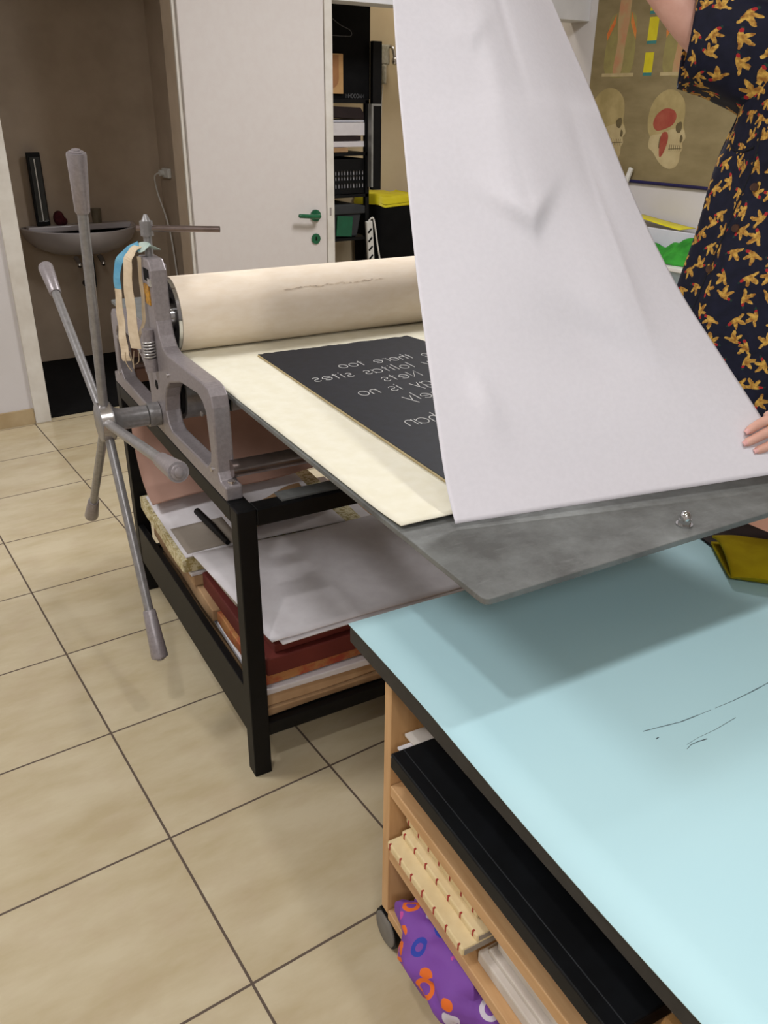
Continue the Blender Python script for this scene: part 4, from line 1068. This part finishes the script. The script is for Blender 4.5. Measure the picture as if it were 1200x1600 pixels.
# on the far right of the blue top
sheet_poly('dark_board', [(1.514, 0.975), (1.56, 1.00), (1.655, 0.985), (1.66, 0.84), (1.56, 0.80), (1.49, 0.90)], 0.7512, 0.005, 'dark_brown', WORLD, 'dark brown board under the mustard cloth on the blue table', 'board')
sheet_poly('salmon_sheet', [(1.662, 0.985), (1.735, 0.965), (1.74, 0.86), (1.664, 0.85)], 0.7512, 0.002, 'salmon', WORLD, 'salmon pink sheet beside the dark brown board', 'paper')
def fold(u, v):
    # folded once: the top layer runs from the far side to the near fold, then back underneath
    A, C = Vector((1.497, 0.930, 0)), Vector((1.682, 0.781, 0)); B, D_ = Vector((1.396, 0.808, 0)), Vector((1.502, 0.675, 0))
    w = v*2
    t_ = w if w <= 1 else 2-w
    p = A.lerp(C, u).lerp(B.lerp(D_, u), t_)
    bulge = 0.012*sin(pi*min(1.0, t_*1.05))**0.7
    near = 0.7*max(0.0, (t_-0.85)/0.15)
    zt = 0.776 + bulge + 0.003*sin(9*u+5*t_) - 0.006*near; zb_ = 0.7615 + 0.006*near
    return (p.x, p.y, zt if w <= 1 else zb_)
m = MB(); m.grid(fold, 20, 40)
tag(m.build('folded_cloth', 'mustard', smooth=True, solid=0.006), 'mustard yellow folded cloth on the blue table', 'cloth')

# ------------------------------------------------------------------ the person lifting the print
pe = thing('person', 'person in navy bird print dress lifting the white sheet', 'person', (2.03, 1.18, 0))
def skin_body(name, verts, edges, mat, parent, sub=2):
    o0 = ORG[parent.name]
    me = bpy.data.meshes.new(name)
    me.from_pydata([tuple((Vector(v[0]) - o0)*K) for v in verts], edges, [])
    o = bpy.data.objects.new(name, me); col.objects.link(o)
    md = o.modifiers.new('skin', 'SKIN'); md.use_smooth_shade = True; md.branch_smoothing = 0.3
    for i, v in enumerate(verts):
        r = v[1] if isinstance(v[1], tuple) else (v[1], v[1])
        me.skin_vertices[0].data[i].radius = (r[0]*K, r[1]*K)
        me.skin_vertices[0].data[i].use_root = (i == 0)
    md2 = o.modifiers.new('sub', 'SUBSURF'); md2.levels = sub; md2.render_levels = sub
    dg = bpy.context.evaluated_depsgraph_get()
    me2 = bpy.data.meshes.new_from_object(o.evaluated_get(dg))
    bpy.data.objects.remove(o, do_unlink=True)
    me2.name = name; me2.materials.clear(); me2.materials.append(M[mat])
    for p in me2.polygons: p.use_smooth = True
    o2 = bpy.data.objects.new(name, me2); col.objects.link(o2); o2.parent = parent; ORG[o2.name] = o0
    return o2
V = []; E_ = []
def ch_(pts, start=None):
    prev = start
    for p, r in pts:
        V.append((p, r)); i = len(V)-1
        if prev is not None: E_.append((prev, i))
        prev = i
    return prev
pel = ch_([((2.03, 1.18, 1.02), 0.14)])
chest = ch_([((2.03, 1.19, 1.22), 0.125), ((2.03, 1.20, 1.42), 0.14), ((2.03, 1.215, 1.60), 0.12)], pel)
nk = ch_([((2.03, 1.22, 1.74), 0.055), ((2.01, 1.21, 1.82), 0.052), ((1.985, 1.20, 1.90), (0.075, 0.08)), ((1.985, 1.20, 1.98), (0.088, 0.098)), ((1.995, 1.205, 2.05), (0.075, 0.085))], chest)
hd_i = len(V)-2
ch_([((1.926, 1.166, 1.935), (0.030, 0.034)), ((1.902, 1.152, 1.925), 0.009)], hd_i)     # nose
ch_([((1.938, 1.173, 1.875), 0.030)], hd_i-1)                                          # chin
ch_([((1.936, 1.285, 1.955), 0.014)], hd_i); ch_([((2.034, 1.115, 1.955), 0.014)], hd_i)   # ears
# right arm (raised, holding the top of the sheet)
ra = ch_([((1.965, 1.335, 1.68), 0.062), ((1.90, 1.40, 1.715), 0.052), ((1.835, 1.470, 1.790), 0.046), ((1.775, 1.555, 1.895), 0.040), ((1.67, 1.60, 1.97), 0.037), ((1.565, 1.632, 2.015), 0.026), ((1.53, 1.640, 2.03), (0.030, 0.018))], chest)
palm_r = ch_([((1.50, 1.645, 2.04), (0.034, 0.016))], ra)
for k in range(4):
    oy = -0.022 + 0.015*k
    ch_([((1.478, 1.655+oy, 2.045-0.3*abs(oy)), 0.0095), ((1.452, 1.668+oy, 2.035), 0.0088), ((1.440, 1.668+oy, 2.012), 0.008), ((1.446, 1.664+oy, 1.993-0.004*(k % 2)), 0.0068)], palm_r)
ch_([((1.510, 1.615, 2.015), 0.012), ((1.485, 1.620, 1.992), 0.0105), ((1.468, 1.640, 1.985), 0.0085)], palm_r)
# left arm (low, steadying the sheet's edge)
la = ch_([((2.105, 1.085, 1.66), 0.062), ((2.10, 0.98, 1.52), 0.050), ((2.03, 0.86, 1.33), 0.044), ((1.97, 0.815, 1.25), 0.040), ((1.82, 0.775, 1.17), 0.037), ((1.66, 0.757, 1.105), 0.027), ((1.60, 0.758, 1.093), (0.020, 0.030))], chest)
palm_l = ch_([((1.545, 0.770, 1.085), (0.018, 0.036)), ((1.500, 0.780, 1.080), (0.016, 0.036))], la)
FING = {
 'index': [((1.462, 0.805, 1.108), 0.0105), ((1.415, 0.806, 1.103), 0.0100), ((1.372, 0.809, 1.095), 0.0093), ((1.346, 0.813, 1.083), 0.0078)],
 'middle': [((1.458, 0.794, 1.092), 0.0105), ((1.406, 0.794, 1.086), 0.0102), ((1.362, 0.798, 1.076), 0.0096), ((1.334, 0.805, 1.066), 0.0080)],
 'ring': [((1.450, 0.781, 1.072), 0.0100), ((1.411, 0.779, 1.067), 0.0097), ((1.372, 0.784, 1.059), 0.0090), ((1.350, 0.791, 1.053), 0.0076)],
 'pinky': [((1.447, 0.770, 1.053), 0.0090), ((1.417, 0.770, 1.047), 0.0086), ((1.394, 0.775, 1.039), 0.0080), ((1.379, 0.780, 1.036), 0.0066)],
}
for nm in FING: ch_(FING[nm], palm_l)
ch_([((1.515, 0.806, 1.092), 0.0125), ((1.488, 0.836, 1.090), 0.0110), ((1.455, 0.850, 1.082), 0.0085)], palm_l)
# legs
for sx, sy in ((-0.045, 0.08), (0.045, -0.08)):
    x, y = 2.03+sx, 1.18+sy
    kn = ch_([((x, y, 0.93), 0.098), ((x, y, 0.75), 0.085), ((x-0.01, y, 0.53), 0.058), ((x+0.012, y, 0.40), 0.060), ((x+0.01, y, 0.22), 0.044), ((x, y, 0.10), 0.034), ((x-0.02, y-0.01, 0.055), 0.036), ((x-0.11, y-0.06, 0.035), 0.030), ((x-0.165, y-0.09, 0.028), 0.022)], pel)
body = skin_body('body', V, E_, 'skin', pe)
# nails on the visible hand
for nm in ('index', 'middle', 'ring', 'pinky'):
    (tip, rt), (pv, rp) = FING[nm][3], FING[nm][2]
    t_ = Vector(tip); d_ = (t_ - Vector(pv)).normalized()
    toward = (Vector((0, 0, 1.613)) - t_).normalized(); nrm = (toward - d_*toward.dot(d_)).normalized()
    side = d_.cross(nrm)
    c = t_ + nrm*(rt*0.80) - d_*0.002
    mm = MB()
    vs = []
    for j in range(4):
        for i in range(5):
            a = lerp(-0.9, 0.9, i/4); l = lerp(-0.007, 0.006, j/3)
            vs.append(c + side*(sin(a)*rt*0.72) + nrm*((cos(a)-1)*rt*0.55) + d_*l)
    mm.add(vs, [(j*5+i, j*5+i+1, (j+1)*5+i+1, (j+1)*5+i) for j in range(3) for i in range(4)])
    mm.build('nail', 'nail', pe, smooth=True, solid=0.0008)
# hair, eyes, mouth
m = MB()
def hairfn(u, v):
    th = 2*pi*u; ph = pi*v*0.80
    d_ = Vector((sin(ph)*cos(th), sin(ph)*sin(th), cos(ph)))
    front = max(0, d_.x*-0.85 + d_.y*-0.52)
    r = 0.113 - (0.06*min(1.0, max(0.0, front-0.30)*5) if d_.z < 0.62 else 0.0)
    return Vector((2.012, 1.215, 1.985)) + Vector((d_.x*r, d_.y*r, d_.z*r*1.08 - (0.05 if front < 0.2 and d_.z < -0.3 else 0)))
m.grid(hairfn, 36, 20, wrap=True); m.build('hair', 'hair', pe, smooth=True)
HC = Vector((1.985, 1.20, 1.98))
HF, HR = Vector((-0.866, -0.5, 0)), Vector((-0.5, 0.866, 0))
from mathutils.bvhtree import BVHTree
bvh = BVHTree.FromPolygons([v_.co.copy() for v_ in body.data.vertices], [tuple(p_.vertices) for p_ in body.data.polygons])
def on_face(side, up):
    o_ = (HC + HF*0.3 + HR*side + Vector((0, 0, up)) - ORG[pe.name])*K
    h_ = bvh.ray_cast(o_, -HF)[0]
    return (h_/K + ORG[pe.name]) if h_ is not None else HC + HF*0.08 + HR*side + Vector((0, 0, up))
for sd_ in (-0.030, 0.030):
    q = on_face(sd_, -0.018) - HF*0.002
    m = MB(); m.ball(tuple(q), (0.0075, 0.0075, 0.0055), 12, 8); m.build('eye', 'eye', pe, smooth=True)
    q = on_face(sd_, 0.006)
    m = MB(); m.tube([tuple(q - HR*0.014), tuple(q + Vector((0, 0, 0.004))), tuple(q + HR*0.014)], 0.0025, 6); m.build('eyebrow', 'hair', pe, smooth=True)
q = on_face(0.0, -0.082)
m = MB(); m.tube([tuple(q - HR*0.018), tuple(q + HF*0.002), tuple(q + HR*0.018)], [0.002, 0.0045, 0.002], 8); m.build('mouth', 'nail', pe, smooth=True)
for sx, sy in ((-0.045, 0.08), (0.045, -0.08)):
    x, y = 2.03+sx, 1.18+sy; m = MB()
    fw = Vector((-0.87, -0.48, 0)); sd = Vector((0.48, -0.87, 0)); rings = []
    for s_, w_, h_ in ((-0.055, 0.022, 0.05), (-0.03, 0.040, 0.085), (0.03, 0.045, 0.085), (0.10, 0.050, 0.066), (0.16, 0.046, 0.05), (0.20, 0.026, 0.035)):
        c = Vector((x, y, 0)) + fw*s_
        rings.append([tuple(c + sd*(w_*cos(a)) + Vector((0, 0, max(0.0, h_*0.5 + h_*0.5*sin(a))))) for a in [2*pi*k/16 for k in range(16)]])
    m.ring_loft(rings); m.build('shoe', 'shoe', pe, smooth=True)
# dress: loose shirt dress lofted in rings, with short sleeves
RT = Vector((-0.50, 0.866, 0)); FW = Vector((-0.866, -0.50, 0))
LV = [  # z, centre shift along RT, centre shift along FW, half width, half depth
 (0.58, 0.02, 0.00, 0.290, 0.215), (0.80, 0.02, 0.00, 0.282, 0.212), (0.98, 0.015, 0.00, 0.272, 0.205), (1.12, 0.01, 0.01, 0.268, 0.200), (1.26, 0.00, 0.015, 0.258, 0.190),
 (1.38, 0.00, 0.015, 0.240, 0.178), (1.50, 0.00, 0.01, 0.226, 0.165), (1.58, 0.00, 0.00, 0.208, 0.152), (1.66, 0.00, 0.0, 0.196, 0.130), (1.72, 0.00, 0.0, 0.160, 0.105), (1.765, 0.00, 0.0, 0.085, 0.072)]
m = MB(); uvs = []
NZ, NA = 90, 96
zs = [l[0] for l in LV]
for j in range(NZ+1):
    z = lerp(zs[0], zs[-1], j/NZ)
    sh_ = interp(zs, [l[1] for l in LV], z); sf_ = interp(zs, [l[2] for l in LV], z)
    hw = interp(zs, [l[3] for l in LV], z); hd_ = interp(zs, [l[4] for l in LV], z)
    for k in range(NA+1):
        th = 2*pi*k/NA
        pl_ = 1 + 0.032*sin(9*th + 1.5*sin(3*z)) * (0.4 + 0.6*min(1, abs(z-1.62)*3)) + 0.014*pnoise(Vector((3*cos(th), 3*sin(th), 5*z)))
        # deep diagonal creases under the raised arm
        dd = sin(14*(th*0.35 + z*1.3)); cr_ = math.exp(-((z-1.52)/0.13)**2)*max(0, cos(th-0.6))
        pl_ += 0.034*dd*cr_
        p = Vector((2.03, 1.18, z)) + RT*(sh_ + hw*pl_*cos(th)) + FW*(sf_ + hd_*pl_*sin(th))
        m.v.append(tuple(p)); uvs.append((th*0.245*K + 0.02*sin(2*z), z*K))
w_ = NA+1
for j in range(NZ):
    for k in range(NA):
        m.f.append((j*w_+k, j*w_+k+1, (j+1)*w_+k+1, (j+1)*w_+k)); m.mi.append(0)
m.uv = uvs
dr = m.build('dress', 'dress', pe, smooth=True, solid=0.003)
dr['label'] = 'navy dress printed with golden birds'
def sleeve(path, rad, uoff):
    P = [Vector(p) for p in path]; mm = MB(); uv = []; n = 40
    path2 = smoothpath(P, 6); nn = len(path2)
    for i, p in enumerate(path2):
        d_ = (path2[min(i+1, nn-1)] - path2[max(i-1, 0)]).normalized()
        a = d_.cross(Vector((0, 0, 1))).normalized(); b = a.cross(d_)
        ra_, rb_ = interp([0, 1], [rad[0][0], rad[1][0]], i/(nn-1)), interp([0, 1], [rad[0][1], rad[1][1]], i/(nn-1))
        for k in range(n+1):
            th = 2*pi*k/n; w = 1 + 0.04*sin(5*th+3*i/nn) + 0.03*pnoise(Vector((2*cos(th), 2*sin(th), 0.35*i)))
            q = p + a*(ra_*w*cos(th)) + b*(rb_*w*sin(th)) 
            mm.v.append(tuple(q)); uv.append((uoff + th*0.11, 0.02*i*0.6))
    for i in range(nn-1):
        for k in range(n):
            mm.f.append((i*(n+1)+k, i*(n+1)+k+1, (i+1)*(n+1)+k+1, (i+1)*(n+1)+k)); mm.mi.append(0)
    mm.uv = uv
    return mm.build('sleeve', 'dress', dr, smooth=True, solid=0.003)
sleeve([(2.02, 1.26, 1.665), (1.94, 1.35, 1.725), (1.872, 1.425, 1.752), (1.838, 1.462, 1.757)], ((0.115, 0.130), (0.085, 0.104)), 3.1)
sleeve([(2.06, 1.15, 1.66), (2.10, 1.06, 1.62), (2.10, 0.99, 1.53), (2.075, 0.93, 1.45)], ((0.09, 0.10), (0.085, 0.085)), 5.3)
def dress_pt(z, th, off=1.04):
    q = [interp(zs, [l[k] for l in LV], z) for k in (1, 2, 3, 4)]
    return Vector((2.03, 1.18, z)) + RT*(q[0] + q[2]*off*cos(th)) + FW*(q[1] + q[3]*off*sin(th)), (RT*(cos(th)/q[2]) + FW*(sin(th)/q[3])).normalized()
dbvh = BVHTree.FromPolygons([v_.co.copy() for v_ in dr.data.vertices], [tuple(p_.vertices) for p_ in dr.data.polygons])
def on_dress(z, th, off):
    c_, n_ = dress_pt(z, th, 1.0)
    h_ = dbvh.ray_cast((c_ + n_*0.15 - ORG[pe.name])*K, -n_)[0]
    return (h_/K + ORG[pe.name] if h_ is not None else c_) + n_*off
for z, th in ((1.45, 1.02), (1.36, 0.93), (1.26, 0.72)):
    nrm = dress_pt(z, th)[1]; c = on_dress(z, th, 0.002)
    mm = MB(); mm.tube([tuple(c - nrm*0.004), tuple(c + nrm*0.005)], 0.009, 16)
    mm.build('button', 'horn', dr, smooth=True)
def seam(pts, r, name):
    q_ = smoothpath([(z, th, 0) for z, th in pts], 8)
    P = [on_dress(a_.x, a_.y, 0.001) for a_ in q_]
    mm = MB(); mm.tube(P, r, 8); return mm.build(name, 'dress_edge', dr, smooth=True)
seam([(1.56, 0.90), (1.49, 0.93), (1.41, 0.84), (1.34, 0.78), (1.23, 0.69), (1.05, 0.62), (0.80, 0.58), (0.60, 0.56)], 0.0028, 'placket_edge')
seam([(1.54, 0.36), (1.525, 0.48), (1.52, 0.60), (1.522, 0.74), (1.53, 0.87)], 0.0034, 'pocket_edge')
